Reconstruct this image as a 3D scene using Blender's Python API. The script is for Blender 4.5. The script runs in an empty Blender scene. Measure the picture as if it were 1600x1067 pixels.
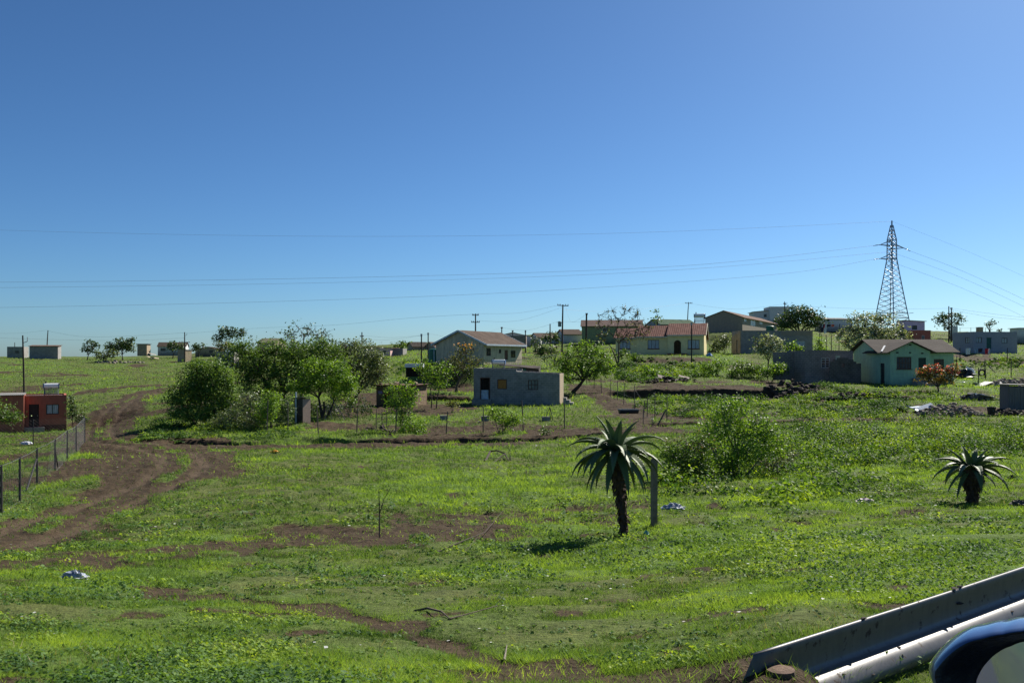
import bpy, math, random
import numpy as np
from mathutils import Vector, Matrix

random.seed(7)
RNG = np.random.default_rng(11)
scene = bpy.context.scene
COL = scene.collection
R = math.radians

# ------------------------------------------------------------------ camera, sky, sun, exposure
F, CX, CY = 1400.0, 800.0, 560.0          # focal length and eye line of the survey photo (1600 px wide)
cam_data = bpy.data.cameras.new("camera")
cam_data.sensor_width = 36.0
cam_data.lens = F / 1600 * 36.0
cam_data.shift_y = (CY - 533.5) / 1600
cam_data.clip_start = 0.05
cam_data.clip_end = 6000
cam = bpy.data.objects.new("camera", cam_data)
COL.objects.link(cam)
cam.location = (0, 0, 0)
cam.rotation_euler = (R(90), 0, 0)
scene.camera = cam

SUN_EL, SUN_AZ = R(40), R(40)             # azimuth measured from +Y towards +X
SUN_DIR = Vector((math.sin(SUN_AZ) * math.cos(SUN_EL), math.cos(SUN_AZ) * math.cos(SUN_EL), math.sin(SUN_EL)))
world = bpy.data.worlds.new("World")
scene.world = world
world.use_nodes = True
wn = world.node_tree.nodes
wn.clear()
sky = wn.new('ShaderNodeTexSky')
sky.sky_type = 'NISHITA'
sky.sun_disc = False
sky.sun_elevation = SUN_EL
sky.sun_rotation = SUN_AZ
sky.altitude = 2000
sky.air_density = 1.0
sky.dust_density = 2.5
sky.ozone_density = 10.0
bg = wn.new('ShaderNodeBackground')
bg.inputs['Strength'].default_value = 0.05
wo = wn.new('ShaderNodeOutputWorld')
sky_gamma = wn.new('ShaderNodeGamma')
sky_gamma.inputs['Gamma'].default_value = 1.15
world.node_tree.links.new(sky.outputs[0], sky_gamma.inputs['Color'])
sky_tint = wn.new('ShaderNodeMix')
sky_tint.data_type, sky_tint.blend_type = 'RGBA', 'MULTIPLY'
sky_tint.inputs[0].default_value = 1
sky_tint.inputs[7].default_value = (.88, .955, .87, 1)
world.node_tree.links.new(sky_gamma.outputs[0], sky_tint.inputs[6])
world.node_tree.links.new(sky_tint.outputs[2], bg.inputs['Color'])
world.node_tree.links.new(bg.outputs[0], wo.inputs['Surface'])

sun_data = bpy.data.lights.new("sun", 'SUN')
sun_data.energy = 5.0
sun_data.angle = R(0.5)
sun_data.color = (1.0, 0.94, 0.84)
sun = bpy.data.objects.new("sun", sun_data)
COL.objects.link(sun)
sun.rotation_euler = SUN_DIR.to_track_quat('Z', 'Y').to_euler()

scene.view_settings.view_transform = 'Standard'
scene.view_settings.look = 'None'
scene.view_settings.exposure = 0.8
scene.view_settings.gamma = 1.0
scene.cycles.use_denoising = True
scene.cycles.max_bounces = 8
scene.cycles.transparent_max_bounces = 8
scene.cycles.caustics_reflective = False
scene.cycles.caustics_refractive = False

# ------------------------------------------------------------------ helpers: tags, meshes, materials
def tag(o, label=None, cat=None, group=None, kind=None):
    if label: o['label'] = label
    if cat: o['category'] = cat
    if group: o['group'] = group
    if kind: o['kind'] = kind
    return o

def empty(name, loc, label, cat, group=None, rz=0.0):
    o = bpy.data.objects.new(name, None)
    o.empty_display_size = 0.3
    o.location = loc
    o.rotation_euler = (0, 0, rz)
    COL.objects.link(o)
    return tag(o, label, cat, group)

def link_mesh(name, me, mat, parent=None, loc=None):
    o = bpy.data.objects.new(name, me)
    if mat is not None and len(me.materials) == 0:
        me.materials.append(mat)
    if parent is not None: o.parent = parent
    if loc is not None: o.location = loc
    COL.objects.link(o)
    return o

def np_mesh(name, verts, faces, attrs=None):
    """verts (n,3), faces (m,k) all of one size k; attrs: name -> per-vertex float array."""
    me = bpy.data.meshes.new(name)
    n, (m, k) = len(verts), faces.shape
    me.vertices.add(n)
    me.vertices.foreach_set('co', np.ascontiguousarray(verts, dtype=np.float32).ravel())
    me.loops.add(m * k)
    me.loops.foreach_set('vertex_index', np.ascontiguousarray(faces, dtype=np.int32).ravel())
    me.polygons.add(m)
    me.polygons.foreach_set('loop_start', np.arange(0, m * k, k, dtype=np.int32))
    me.polygons.foreach_set('loop_total', np.full(m, k, dtype=np.int32))
    me.update(calc_edges=True)
    for an, av in (attrs or {}).items():
        a = me.attributes.new(an, 'FLOAT', 'POINT')
        a.data.foreach_set('value', np.ascontiguousarray(av, dtype=np.float32))
    return me

class MB:
    """collects shapes and links them as ONE mesh object"""
    def __init__(self): self.v, self.f = [], []
    def quad(self, a, b, c, d):
        n = len(self.v); self.v += [tuple(a), tuple(b), tuple(c), tuple(d)]; self.f.append((n, n + 1, n + 2, n + 3))
    def poly(self, pts):
        n = len(self.v); self.v += [tuple(p) for p in pts]; self.f.append(tuple(range(n, n + len(pts))))
    def box(self, x0, x1, y0, y1, z0, z1):
        n = len(self.v)
        self.v += [(x0, y0, z0), (x1, y0, z0), (x1, y1, z0), (x0, y1, z0), (x0, y0, z1), (x1, y0, z1), (x1, y1, z1), (x0, y1, z1)]
        for q in ((0, 3, 2, 1), (4, 5, 6, 7), (0, 1, 5, 4), (1, 2, 6, 5), (2, 3, 7, 6), (3, 0, 4, 7)):
            self.f.append(tuple(n + i for i in q))
    def tube(self, pts, rad, sides=6, cap=True):
        pts = [Vector(p) for p in pts]
        if not isinstance(rad, (list, tuple)): rad = [rad] * len(pts)
        n0 = len(self.v)
        prev = None
        for i, p in enumerate(pts):
            t = (pts[min(i + 1, len(pts) - 1)] - pts[max(i - 1, 0)])
            if t.length < 1e-9: t = Vector((0, 0, 1))
            t.normalize()
            u = t.orthogonal().normalized() if prev is None else (prev - t * prev.dot(t)).normalized()
            prev = u
            w = t.cross(u)
            for k in range(sides):
                a = 2 * math.pi * k / sides
                q = p + (u * math.cos(a) + w * math.sin(a)) * rad[i]
                self.v.append((q.x, q.y, q.z))
        for i in range(len(pts) - 1):
            for k in range(sides):
                a, b = n0 + i * sides + k, n0 + i * sides + (k + 1) % sides
                self.f.append((a, b, b + sides, a + sides))
        if cap:
            self.f.append(tuple(n0 + k for k in reversed(range(sides))))
            m = n0 + (len(pts) - 1) * sides
            self.f.append(tuple(m + k for k in range(sides)))
    def bar(self, a, b, w, h=None):
        """square bar from a to b"""
        h = h or w
        a, b = Vector(a), Vector(b)
        t = (b - a).normalized()
        up = Vector((0, 0, 1)) if abs(t.z) < 0.95 else Vector((0, 1, 0))
        s = t.cross(up).normalized() * (w / 2)
        u = s.cross(t).normalized() * (h / 2)
        n = len(self.v)
        for p in (a, b):
            for q in (p - s - u, p + s - u, p + s + u, p - s + u): self.v.append((q.x, q.y, q.z))
        for q in ((0, 1, 2, 3), (4, 7, 6, 5), (0, 4, 5, 1), (1, 5, 6, 2), (2, 6, 7, 3), (3, 7, 4, 0)):
            self.f.append(tuple(n + i for i in q))
    def lathe(self, prof, sides=16, c=(0, 0, 0), axis='z'):
        n0 = len(self.v)
        for r, z in prof:
            for k in range(sides):
                a = 2 * math.pi * k / sides
                p = (r * math.cos(a), r * math.sin(a), z)
                if axis == 'x': p = (p[2], p[0], p[1])
                self.v.append((p[0] + c[0], p[1] + c[1], p[2] + c[2]))
        for i in range(len(prof) - 1):
            for k in range(sides):
                a, b = n0 + i * sides + k, n0 + i * sides + (k + 1) % sides
                self.f.append((a, b, b + sides, a + sides))
        self.f.append(tuple(n0 + k for k in reversed(range(sides))))
        m = n0 + (len(prof) - 1) * sides
        self.f.append(tuple(m + k for k in range(sides)))
    def stone(self, c, r, flat=0.6):
        """irregular lump"""
        pts, n0 = [], len(self.v)
        rx, ry, rz = r * random.uniform(.7, 1.2), r * random.uniform(.7, 1.2), r * random.uniform(.6, 1.1) * flat
        ang = random.uniform(0, 6.28)
        rows = [(-.7, .7), (.15, 1.0), (.75, .6)]
        for zz, rr in rows:
            for k in range(6):
                a = ang + k * math.pi / 3 + random.uniform(-.3, .3)
                j = random.uniform(.75, 1.15) * rr
                self.v.append((c[0] + rx * math.cos(a) * j, c[1] + ry * math.sin(a) * j, c[2] + rz * (zz + random.uniform(-.15, .15))))
        for i in range(2):
            for k in range(6):
                a, b = n0 + i * 6 + k, n0 + i * 6 + (k + 1) % 6
                self.f.append((a, b, b + 6, a + 6))
        self.f.append(tuple(n0 + 5 - k for k in range(6)))
        self.f.append(tuple(n0 + 12 + k for k in range(6)))
    def build(self, name, mat, parent=None, loc=None, smooth=False):
        me = bpy.data.meshes.new(name)
        me.from_pydata(self.v, [], self.f)
        me.update()
        if smooth:
            me.polygons.foreach_set('use_smooth', [True] * len(me.polygons))
        return link_mesh(name, me, mat, parent, loc)

class NT:
    def __init__(self, name):
        self.m = bpy.data.materials.new(name); self.m.use_nodes = True
        self.t = self.m.node_tree; self.t.nodes.clear()
        self.out = self.n('ShaderNodeOutputMaterial')
    def n(self, typ, **kw):
        nd = self.t.nodes.new(typ)
        for k, v in kw.items(): setattr(nd, k, v)
        return nd
    def l(self, a, b): self.t.links.new(a, b)
    def val(self, sock, v):
        if hasattr(v, 'is_output'): self.l(v, sock)
        else: sock.default_value = v
    def math(self, op, a, b=None, c=None):
        nd = self.n('ShaderNodeMath', operation=op)
        self.val(nd.inputs[0], a)
        if b is not None: self.val(nd.inputs[1], b)
        if c is not None: self.val(nd.inputs[2], c)
        return nd.outputs[0]
    def noise(self, vec, scale, detail=4, rough=.6):
        nd = self.n('ShaderNodeTexNoise')
        self.l(vec, nd.inputs['Vector']); nd.inputs['Scale'].default_value = scale
        nd.inputs['Detail'].default_value = detail; nd.inputs['Roughness'].default_value = rough
        return nd.outputs['Fac']
    def ramp(self, fac, stops):
        nd = self.n('ShaderNodeValToRGB')
        e = nd.color_ramp.elements
        while len(e) < len(stops): e.new(.5)
        for el, (p, c) in zip(e, stops):
            el.position = p; el.color = (*c, 1) if len(c) == 3 else c
        self.l(fac, nd.inputs[0])
        return nd.outputs[0]
    def mix(self, fac, a, b, mode='MIX'):
        nd = self.n('ShaderNodeMix', data_type='RGBA', blend_type=mode)
        self.val(nd.inputs[0], fac)
        for s, v in ((nd.inputs[6], a), (nd.inputs[7], b)):
            if hasattr(v, 'is_output'): self.l(v, s)
            else: s.default_value = (*v, 1)
        return nd.outputs[2]
    def vec(self, kind='Object', scale=None):
        tc = self.n('ShaderNodeTexCoord').outputs[kind]
        if scale is None: return tc
        mp = self.n('ShaderNodeMapping'); self.l(tc, mp.inputs[0]); mp.inputs['Scale'].default_value = scale
        return mp.outputs[0]
    def bsdf(self, col, rough=.85, metal=0.0, bump=None, bstr=.3, bdist=.02, spec=.35):
        p = self.n('ShaderNodeBsdfPrincipled')
        self.val(p.inputs['Base Color'], col if hasattr(col, 'is_output') else (*col, 1))
        self.val(p.inputs['Roughness'], rough); p.inputs['Metallic'].default_value = metal
        p.inputs['Specular IOR Level'].default_value = spec
        if bump is not None:
            b = self.n('ShaderNodeBump'); b.inputs['Strength'].default_value = bstr; b.inputs['Distance'].default_value = bdist
            self.l(bump, b.inputs['Height']); self.l(b.outputs[0], p.inputs['Normal'])
        return p
    def done(self, sh):
        self.l(sh.outputs[0] if not hasattr(sh, 'is_output') else sh, self.out.inputs['Surface'])
        return self.m

def plain(name, c, rough=.8, var=.3, scale=4, metal=0, bump=.2, c2=None, spec=.35, stretch=None):
    """a surface with mottled colour and a little relief"""
    t = NT(name)
    v = t.vec('Object', stretch)
    f = t.noise(v, scale, 6, .65)
    a = tuple(x * (1 - var) for x in c)
    b = c2 or tuple(min(1, x * (1 + var)) for x in c)
    col = t.ramp(f, [(.3, a), (.7, b)])
    return t.done(t.bsdf(col, rough, metal, t.noise(v, scale * 6, 3), bump, .02, spec))

def wall_vec(t):
    """texture vector for upright walls: (x+y, z)"""
    s = t.n('ShaderNodeSeparateXYZ'); t.l(t.vec('Object'), s.inputs[0])
    c = t.n('ShaderNodeCombineXYZ')
    t.l(t.math('ADD', s.outputs[0], s.outputs[1]), c.inputs[0]); t.l(s.outputs[2], c.inputs[1])
    return c.outputs[0], s

def block_wall(name, c1, c2, mortar, bw=.4, bh=.2, dirt=.35):
    t = NT(name)
    v, s = wall_vec(t)
    br = t.n('ShaderNodeTexBrick')
    t.l(v, br.inputs['Vector'])
    br.inputs['Color1'].default_value = (*c1, 1); br.inputs['Color2'].default_value = (*c2, 1); br.inputs['Mortar'].default_value = (*mortar, 1)
    br.inputs['Scale'].default_value = 1; br.inputs['Mortar Size'].default_value = .018; br.inputs['Bias'].default_value = 0
    br.inputs['Brick Width'].default_value = bw; br.inputs['Row Height'].default_value = bh
    n = t.noise(t.vec('Object'), 1.3, 6, .7)
    k = t.ramp(n, [(.3, (1 - dirt,) * 3), (.7, (1 + .1,) * 3)])
    col = t.mix(1, br.outputs[0], k, 'MULTIPLY')
    return t.done(t.bsdf(col, .92, 0, br.outputs['Fac'], -.6, .015, .2))

def plaster(name, c, stain=(.25, .24, .2), amount=.5, streak=.4):
    """painted plaster with rain streaks and a soil-splashed foot"""
    t = NT(name)
    v, s = wall_vec(t)
    mp = t.n('ShaderNodeMapping'); t.l(v, mp.inputs[0]); mp.inputs['Scale'].default_value = (2.4, .35, 1)
    st = t.noise(mp.outputs[0], 1.6, 6, .7)
    st = t.ramp(st, [(.42, (0, 0, 0)), (.75, (amount,) * 3)])
    base = t.ramp(t.noise(t.vec('Object'), 2.5, 5, .6), [(.3, tuple(x * .88 for x in c)), (.7, tuple(min(1, x * 1.08) for x in c))])
    col = t.mix(st, base, stain)
    foot = t.math('MULTIPLY', t.math('SUBTRACT', 1.0, t.math('MULTIPLY', s.outputs[2], 1.4), ), t.noise(t.vec('Object'), 2.0, 4))
    fm = t.n('ShaderNodeClamp'); t.l(foot, fm.inputs[0])
    col = t.mix(fm.outputs[0], col, tuple(x * .55 for x in stain))
    return t.done(t.bsdf(col, .9, 0, t.noise(t.vec('Object'), 14, 4), .25, .02, .2))

def corrugated(name, c1, c2, along='x', pitch=.15, rough=.9, metal=0.0, scale=.8):
    t = NT(name)
    v = t.vec('Object')
    s = t.n('ShaderNodeSeparateXYZ'); t.l(v, s.inputs[0])
    w = t.math('SINE', t.math('MULTIPLY', s.outputs[0 if along == 'x' else 1], 6.283 / pitch))
    f = t.noise(v, scale, 6, .7)
    col = t.ramp(f, [(.35, c1), (.68, c2)])
    return t.done(t.bsdf(col, rough, metal, w, .5, .02, .1))

def tile_roof(name, c1, c2, dark):
    t = NT(name)
    v = t.vec('Object')
    br = t.n('ShaderNodeTexBrick'); t.l(v, br.inputs['Vector'])
    br.inputs['Color1'].default_value = (*c1, 1); br.inputs['Color2'].default_value = (*c2, 1); br.inputs['Mortar'].default_value = (*dark, 1)
    br.inputs['Scale'].default_value = 1; br.inputs['Mortar Size'].default_value = .035
    br.inputs['Brick Width'].default_value = .3; br.inputs['Row Height'].default_value = .34
    s = t.n('ShaderNodeSeparateXYZ'); t.l(v, s.inputs[0])
    w = t.math('SINE', t.math('MULTIPLY', s.outputs[0], 6.283 / .3))
    k = t.ramp(t.noise(v, 1.2, 5), [(.3, (.7,) * 3), (.7, (1.15,) * 3)])
    return t.done(t.bsdf(t.mix(1, br.outputs[0], k, 'MULTIPLY'), .95, 0, w, .6, .03, .08))

def leaf_mat(name, c1, c2, trans=.35, rough=.5, spec=.35, mid=None):
    t = NT(name)
    a = t.n('ShaderNodeAttribute', attribute_name='shade')
    col = t.ramp(a.outputs['Fac'], [(0, c1), (.5, mid), (1, c2)] if mid else [(0, c1), (1, c2)])
    p = t.bsdf(col, rough, 0, spec=spec)
    tr = t.n('ShaderNodeBsdfTranslucent')
    t.l(t.mix(1, col, (1.3, 1.25, .45), 'MULTIPLY'), tr.inputs['Color'])
    mx = t.n('ShaderNodeMixShader'); mx.inputs[0].default_value = trans
    t.l(p.outputs[0], mx.inputs[1]); t.l(tr.outputs[0], mx.inputs[2])
    return t.done(mx.outputs[0])

# ------------------------------------------------------------------ the lie of the land
def _hash(ix, iy, seed):
    h = (ix.astype(np.int64) * 374761393 + iy.astype(np.int64) * 668265263 + seed * 974711) & 0x7fffffff
    h = ((h ^ (h >> 13)) * 1274126177) & 0x7fffffff
    return ((h ^ (h >> 16)) & 0xffff) / 65535.0

def vnoise(x, y, seed=0):
    x = np.asarray(x, float); y = np.asarray(y, float)
    ix, iy = np.floor(x), np.floor(y)
    fx, fy = x - ix, y - iy
    fx, fy = fx * fx * (3 - 2 * fx), fy * fy * (3 - 2 * fy)
    a, b = _hash(ix, iy, seed), _hash(ix + 1, iy, seed)
    c, d = _hash(ix, iy + 1, seed), _hash(ix + 1, iy + 1, seed)
    return (a * (1 - fx) + b * fx) * (1 - fy) + (c * (1 - fx) + d * fx) * fy

def fbm(x, y, scale, octs=4, seed=0):
    s, amp, tot = 0, 1.0, 0
    for o in range(octs):
        s = s + amp * vnoise(np.asarray(x) / scale * 2 ** o + 17.3 * o, np.asarray(y) / scale * 2 ** o - 9.1 * o, seed + o)
        tot += amp; amp *= .55
    return s / tot

def smooth(a, b, x):
    t = np.clip((x - a) / (b - a), 0, 1)
    return t * t * (3 - 2 * t)

# section lines of the slope: bearing -> (distance, sight level) pairs
SECT = {
 -300: [(4,1085),(8,930),(12,880),(17,845),(23,797),(40,724),(60,692),(80,677),(110,625),(160,585),(250,560),(350,559)],
    0: [(4,1110),(5,1067),(8,945),(12,888),(17,845),(23,797),(40,722),(56,694),(70,682),(82,675),(110,620),(160,585),(250,559),(350,557)],
  130: [(4,1110),(5,1067),(8,955),(12,893),(17,845),(24,792),(32,745),(42,713),(56,691),(70,679),(85,667),(110,619),(160,585),(250,560),(350,557)],
  200: [(4,1110),(5,1067),(8,960),(12,895),(17,845),(24,788),(32,740),(40,712),(50,690),(62,670),(80,650),(110,610),(160,585),(250,562),(350,558)],
  400: [(4,1110),(5,1067),(8,965),(12,896),(17,838),(24,775),(32,732),(40,708),(50,691),(57,677),(65,656),(80,632),(110,604),(160,578),(250,556),(350,546)],
  640: [(4,1110),(5,1067),(8,966),(12,900),(17,838),(24,773),(32,735),(42,704),(50,690),(57,680),(66,658),(80,632),(95,610),(115,576),(150,557),(250,541),(350,537)],
  860: [(4,1112),(5,1067),(8,968),(12,902),(17,842),(24,775),(32,735),(42,702),(50,685),(57,672),(66,655),(80,631),(95,611),(115,578),(140,553),(180,537),(250,524),(350,520)],
 1020: [(4,1110),(5,1060),(8,958),(12,890),(17.5,822),(24,765),(32,727),(42,695),(50,677),(60,661),(70,646),(80,625),(95,597),(115,574),(130,557),(150,545),(180,529),(250,511),(350,508)],
 1240: [(3,1160),(4,1092),(5,1018),(6.5,958),(8,922),(12,860),(17,815),(22,785),(28,752),(34,728),(44,692),(55,664),(70,640),(85,616),(95,599),(115,576),(135,553),(170,523),(250,505),(350,503)],
 1450: [(3,1200),(4,1100),(5,1010),(6.5,945),(8,906),(12,846),(17,802),(20,784),(28,748),(36,718),(46,690),(60,655),(75,625),(95,601),(115,583),(145,554),(165,545),(200,532),(250,522),(350,517)],
 1600: [(3,1200),(4,1100),(5,1010),(6.5,940),(8,898),(12,838),(17,796),(20,780),(28,746),(36,716),(46,688),(60,651),(75,628),(95,603),(115,583),(145,553),(165,546),(200,534),(250,526),(350,521)],
 1950: [(3,1200),(4,1100),(5,1010),(6.5,935),(8,890),(12,830),(17,790),(20,776),(28,744),(36,714),(46,686),(60,650),(75,628),(95,603),(115,583),(145,553),(165,548),(200,538),(250,530),(350,524)],
}
LV0, LV1, NV = math.log(2.0), math.log(4000.0), 260
TV = np.linspace(LV0, LV1, NV)
TU = np.arange(-300, 1951, 25.0)
_cols = sorted(SECT)
_tab = []
for c in _cols:
    p = SECT[c]
    dl = [math.log(q[0]) for q in p]; sl = [(CY - q[1]) / F for q in p]
    d0, s0 = p[0][0], sl[0]
    dl = [LV0] + dl + [math.log(620), math.log(1200), math.log(4000)]
    sl = [s0 * d0 / 2.0] + sl + [sl[-1] - .006, sl[-1] - .016, -.03]
    _tab.append(np.interp(TV, dl, sl))
_tab = np.array(_tab)
TAB = np.array([np.interp(TU, _cols, _tab[:, j]) for j in range(NV)]).T
def _blur(a, axis, n):
    k = np.array([1, 4, 6, 4, 1]) / 16.0
    for _ in range(n):
        pad = np.pad(a, [(2, 2) if i == axis else (0, 0) for i in range(2)], mode='edge')
        a = sum(k[j] * np.take(pad, range(j, j + a.shape[axis]), axis) for j in range(5))
    return a
TAB = _blur(_blur(TAB, 1, 2), 0, 3)

PADS = []                                  # level building plots: x, y, z, inner and outer radius
def P(px, py, d): return Vector(((px - CX) / F * d, d, (CY - py) / F * d))
def pad(px, py, d, r, r2=None):
    p = P(px, py, d); PADS.append((p.x, p.y, p.z, r, r2 or r * 1.7))

HEAD, LEFT = (.79, .613), (-.613, .79)     # along the road, and away from it to the left
TERR = []                                  # small banks cut into the slope: centre, half width, foot, back, drop
def H(x, y, bumps=True):
    x = np.asarray(x, float); y = np.asarray(y, float)
    r = np.hypot(x, y)
    th = np.arctan2(x, y)
    tc = np.clip(th, math.atan(-1100 / F), math.atan(1150 / F))
    u = CX + F * np.tan(tc)
    d = np.maximum(r * np.cos(tc), 2.0)
    fu = np.clip((u - TU[0]) / 25.0, 0, len(TU) - 1.001); iu = fu.astype(int); fu = fu - iu
    fv = np.clip((np.log(d) - LV0) / (LV1 - LV0) * (NV - 1), 0, NV - 1.001); iv = fv.astype(int); fv = fv - iv
    s = (TAB[iu, iv] * (1 - fu) + TAB[iu + 1, iv] * fu) * (1 - fv) + (TAB[iu, iv + 1] * (1 - fu) + TAB[iu + 1, iv + 1] * fu) * fv
    z = s * d
    back = smooth(R(55), R(100), np.abs(th))
    z = z * (1 - back) - 1.75 * back
    if bumps:
        amp = np.clip(.012 * d, .03, .5)
        z = z + (fbm(x, y, 1.7, 3, 3) - .5) * np.minimum(amp, .22) + (fbm(x, y, 9.0, 3, 8) - .5) * np.minimum(amp, .5) * .9
    for (cx, y0, hw, back_, drop) in TERR:
        w = (1 - smooth(hw * .6, hw, np.abs(x - cx))) * smooth(y0 - back_, y0 - .3, y) * (1 - smooth(y0 - .15, y0 + .35, y + (fbm(x, x * 0 + 3, 3, 2, 5) - .5) * 1.2))
        z = z - drop * w
    lat = x * LEFT[0] + y * LEFT[1]; lon = x * HEAD[0] + y * HEAD[1]
    w = smooth(2.56, 2.50, lat) * smooth(.9, 1.25, lat) * smooth(3.2, 3.7, lon)
    z = z - .10 * w                                    # shallow drain along the road side of the barrier
    w = 1 - smooth(1.15, 1.7, lat)
    z = z * (1 - w) - 1.80 * w                         # road bed
    for (ax, ay, az, r0, r1) in PADS:
        q = np.hypot(x - ax, y - ay)
        w = 1 - smooth(r0, r1, q)
        z = z * (1 - w) + az * w
    return z

_DS = np.concatenate([np.geomspace(3.2, 60, 700), np.geomspace(60.2, 420, 700)])
def G(px, py):
    """the ground point seen along one sight line"""
    k = (px - CX) / F
    z = H(k * _DS, _DS)
    lev = CY - F * z / _DS
    hit = np.nonzero(lev <= py)[0]
    i = hit[0] if len(hit) else int(np.argmin(lev))
    d = _DS[i]
    return Vector((k * d, d, float(z[i])))
def Gd(px, d):
    x = (px - CX) / F * d
    return Vector((x, d, float(H(np.array([x]), np.array([d]))[0])))

# building plots, levelled before anything else
pad(75, 675, 82, 3.2, 8.5); pad(808, 631, 81.5, 5.2); pad(1035, 556, 131, 8); pad(745, 571, 108, 6, 9); pad(1420, 602, 95, 6.5)
pad(1550, 553, 147, 6); pad(1285, 599, 97, 5.0); pad(625, 632, 80, 3.4); pad(470, 659, 64, 1.6); PADS.append((1.20, 4.28, -1.462, .12, .42)); pad(1150, 522, 168, 8, 11); pad(1212, 553, 136, 7)
TERR += [((1100 - CX) / F * 89, 89.5, 11, 9, 1.0), ((700 - CX) / F * 87, 88, 4.0, 5, .9), (-17, 52.5, 3.5, 3, .4), (18.5, 60.5, 10.5, 5, .75), (-3.2, 52.6, 11.5, 3.5, .55), ((1330 - CX) / F * 78, 78.5, 8.5, 4, .6)]

# ------------------------------------------------------------------ bare soil: tracks, banks, yards
SOIL_S, SOIL_B = [], []
def soil_stroke(pts, w, k=1.0):
    g = [G(*p) for p in pts]
    SOIL_S.append((np.array([(a.x, a.y) for a in g]), w, k))
def soil_blob(cx, cy, rx, ry, k=1.0):
    c = G(cx, cy); a = G(cx, cy + ry); b = G(cx, cy - ry)
    SOIL_B.append((c.x, (a.y + b.y) / 2, rx / F * c.y, max((b.y - a.y) / 2, .25), k))
soil_stroke([(-60, 856), (60, 826), (140, 798), (215, 768), (268, 742)], 1.5, 1.0)
soil_stroke([(268, 742), (290, 722), (276, 705), (235, 696), (190, 690), (150, 684)], 2.6, 1.0)
soil_stroke([(205, 765), (240, 730), (225, 708), (185, 694)], 1.6, 1.0)
for b in [(185, 718, 120, 22, 1), (60, 755, 75, 15, .95), (125, 738, 75, 20, .95), (262, 722, 50, 24, .9), (320, 690, 90, 10, .9),
          (40, 694, 80, 12, .7), (20, 718, 60, 14, .9), (60, 684, 60, 6, .7)]: soil_blob(*b)
soil_stroke([(150, 684), (158, 668), (172, 648), (198, 626), (235, 614), (270, 607), (330, 600), (420, 592)], 2.4, 1.0)
soil_stroke([(178, 672), (200, 648), (208, 628)], 1.5, .9)
soil_stroke([(240, 692), (330, 695), (420, 697), (520, 696), (640, 693), (700, 692), (800, 690), (900, 682), (970, 674)], 3.1, 1.0)
soil_stroke([(480, 700), (560, 700), (640, 697), (700, 696), (800, 693)], 1.0, 1.0)
for b in [(540, 668, 80, 8, .9), (620, 640, 80, 10, .95), (560, 632, 45, 20, .95), (690, 640, 60, 10, .9), (650, 672, 110, 7, .9), (760, 669, 120, 7, .9), (880, 672, 80, 7, .8),
          (930, 612, 26, 14, 1), (1120, 610, 110, 9, 1), (1100, 619, 140, 6, .9), (1180, 656, 40, 7, .8), (1260, 657, 60, 6, .9), (1350, 640, 60, 7, .8), (1400, 641, 50, 8, .95),
          (1235, 603, 60, 10, .8), (1060, 563, 85, 5, 1), (1060, 655, 50, 8, .9), (1500, 640, 90, 8, .7), (1555, 563, 70, 5, 1), (1500, 615, 70, 6, .6), (720, 605, 40, 9, .8),
          (145, 868, 150, 22, .8), (60, 885, 70, 14, .8), (350, 852, 150, 12, .8), (500, 826, 110, 13, .9), (640, 824, 100, 9, .8), (760, 806, 80, 9, .6), (940, 812, 50, 8, .6), (1000, 838, 60, 8, .5), (300, 880, 160, 10, .6), (30, 905, 60, 10, .8),
          (480, 950, 70, 11, .8), (620, 983, 75, 16, .9), (690, 1004, 60, 13, .9), (870, 1050, 120, 26, 1), (1085, 1056, 150, 24, 1), (780, 1058, 70, 14, .9), (985, 1064, 80, 14, 1), (990, 992, 45, 6, .7), (330, 932, 50, 8, .7), (1170, 955, 40, 8, .6),
          (60, 603, 60, 4, .6), (120, 600, 50, 4, .7), (30, 610, 40, 6, .6), (230, 590, 60, 4, .5), (340, 590, 60, 5, .6)]: soil_blob(*b)
soil_stroke([(240, 925), (350, 935), (460, 945), (560, 966), (640, 990), (700, 1008), (790, 1038), (860, 1056)], .16, .9)
soil_stroke([(-40, 880), (60, 872), (200, 862), (380, 850), (540, 834), (680, 822)], 1.7, .80)
soil_stroke([(660, 824), (800, 808), (960, 795)], 1.1, .55)
soil_stroke([(80, 876), (200, 866), (260, 858)], .8, .9)
soil_stroke([(700, 800), (860, 810), (960, 812)], .6, .55)
soil_stroke([(905, 603), (948, 625), (985, 645), (1008, 664), (1030, 674)], 1.3, 1.0)
soil_stroke([(1150, 1048), (1200, 1050), (1260, 1080)], .35, 1.0)
BANK_Y = 89.7
SOIL_S.append((np.array([((995 - CX) / F * 89, BANK_Y), ((1200 - CX) / F * 89, BANK_Y)]), .8, 1.0))
SOIL_S.append((np.array([(8.5, 60.3), (28.5, 60.6)]), .9, 1.0))
SOIL_S.append((np.array([((1240 - CX) / F * 78, 78.2), ((1425 - CX) / F * 78, 78.4)]), .9, .95))
RUTS = [np.array([(a.x + o, a.y + o * .4) for a in (G(*p) for p in pts)]) for o in (-.75, .75) for pts in (
    [(-60, 852), (60, 824), (140, 797), (215, 768), (268, 742), (290, 722), (276, 705), (235, 696), (190, 690), (152, 684), (158, 668), (172, 648), (198, 626), (235, 614), (270, 607), (330, 600)],
    [(300, 694), (420, 697), (520, 697), (640, 695), (760, 691), (900, 683)])]
TRACK_MID = (RUTS[0] + RUTS[2]) / 2
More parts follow.
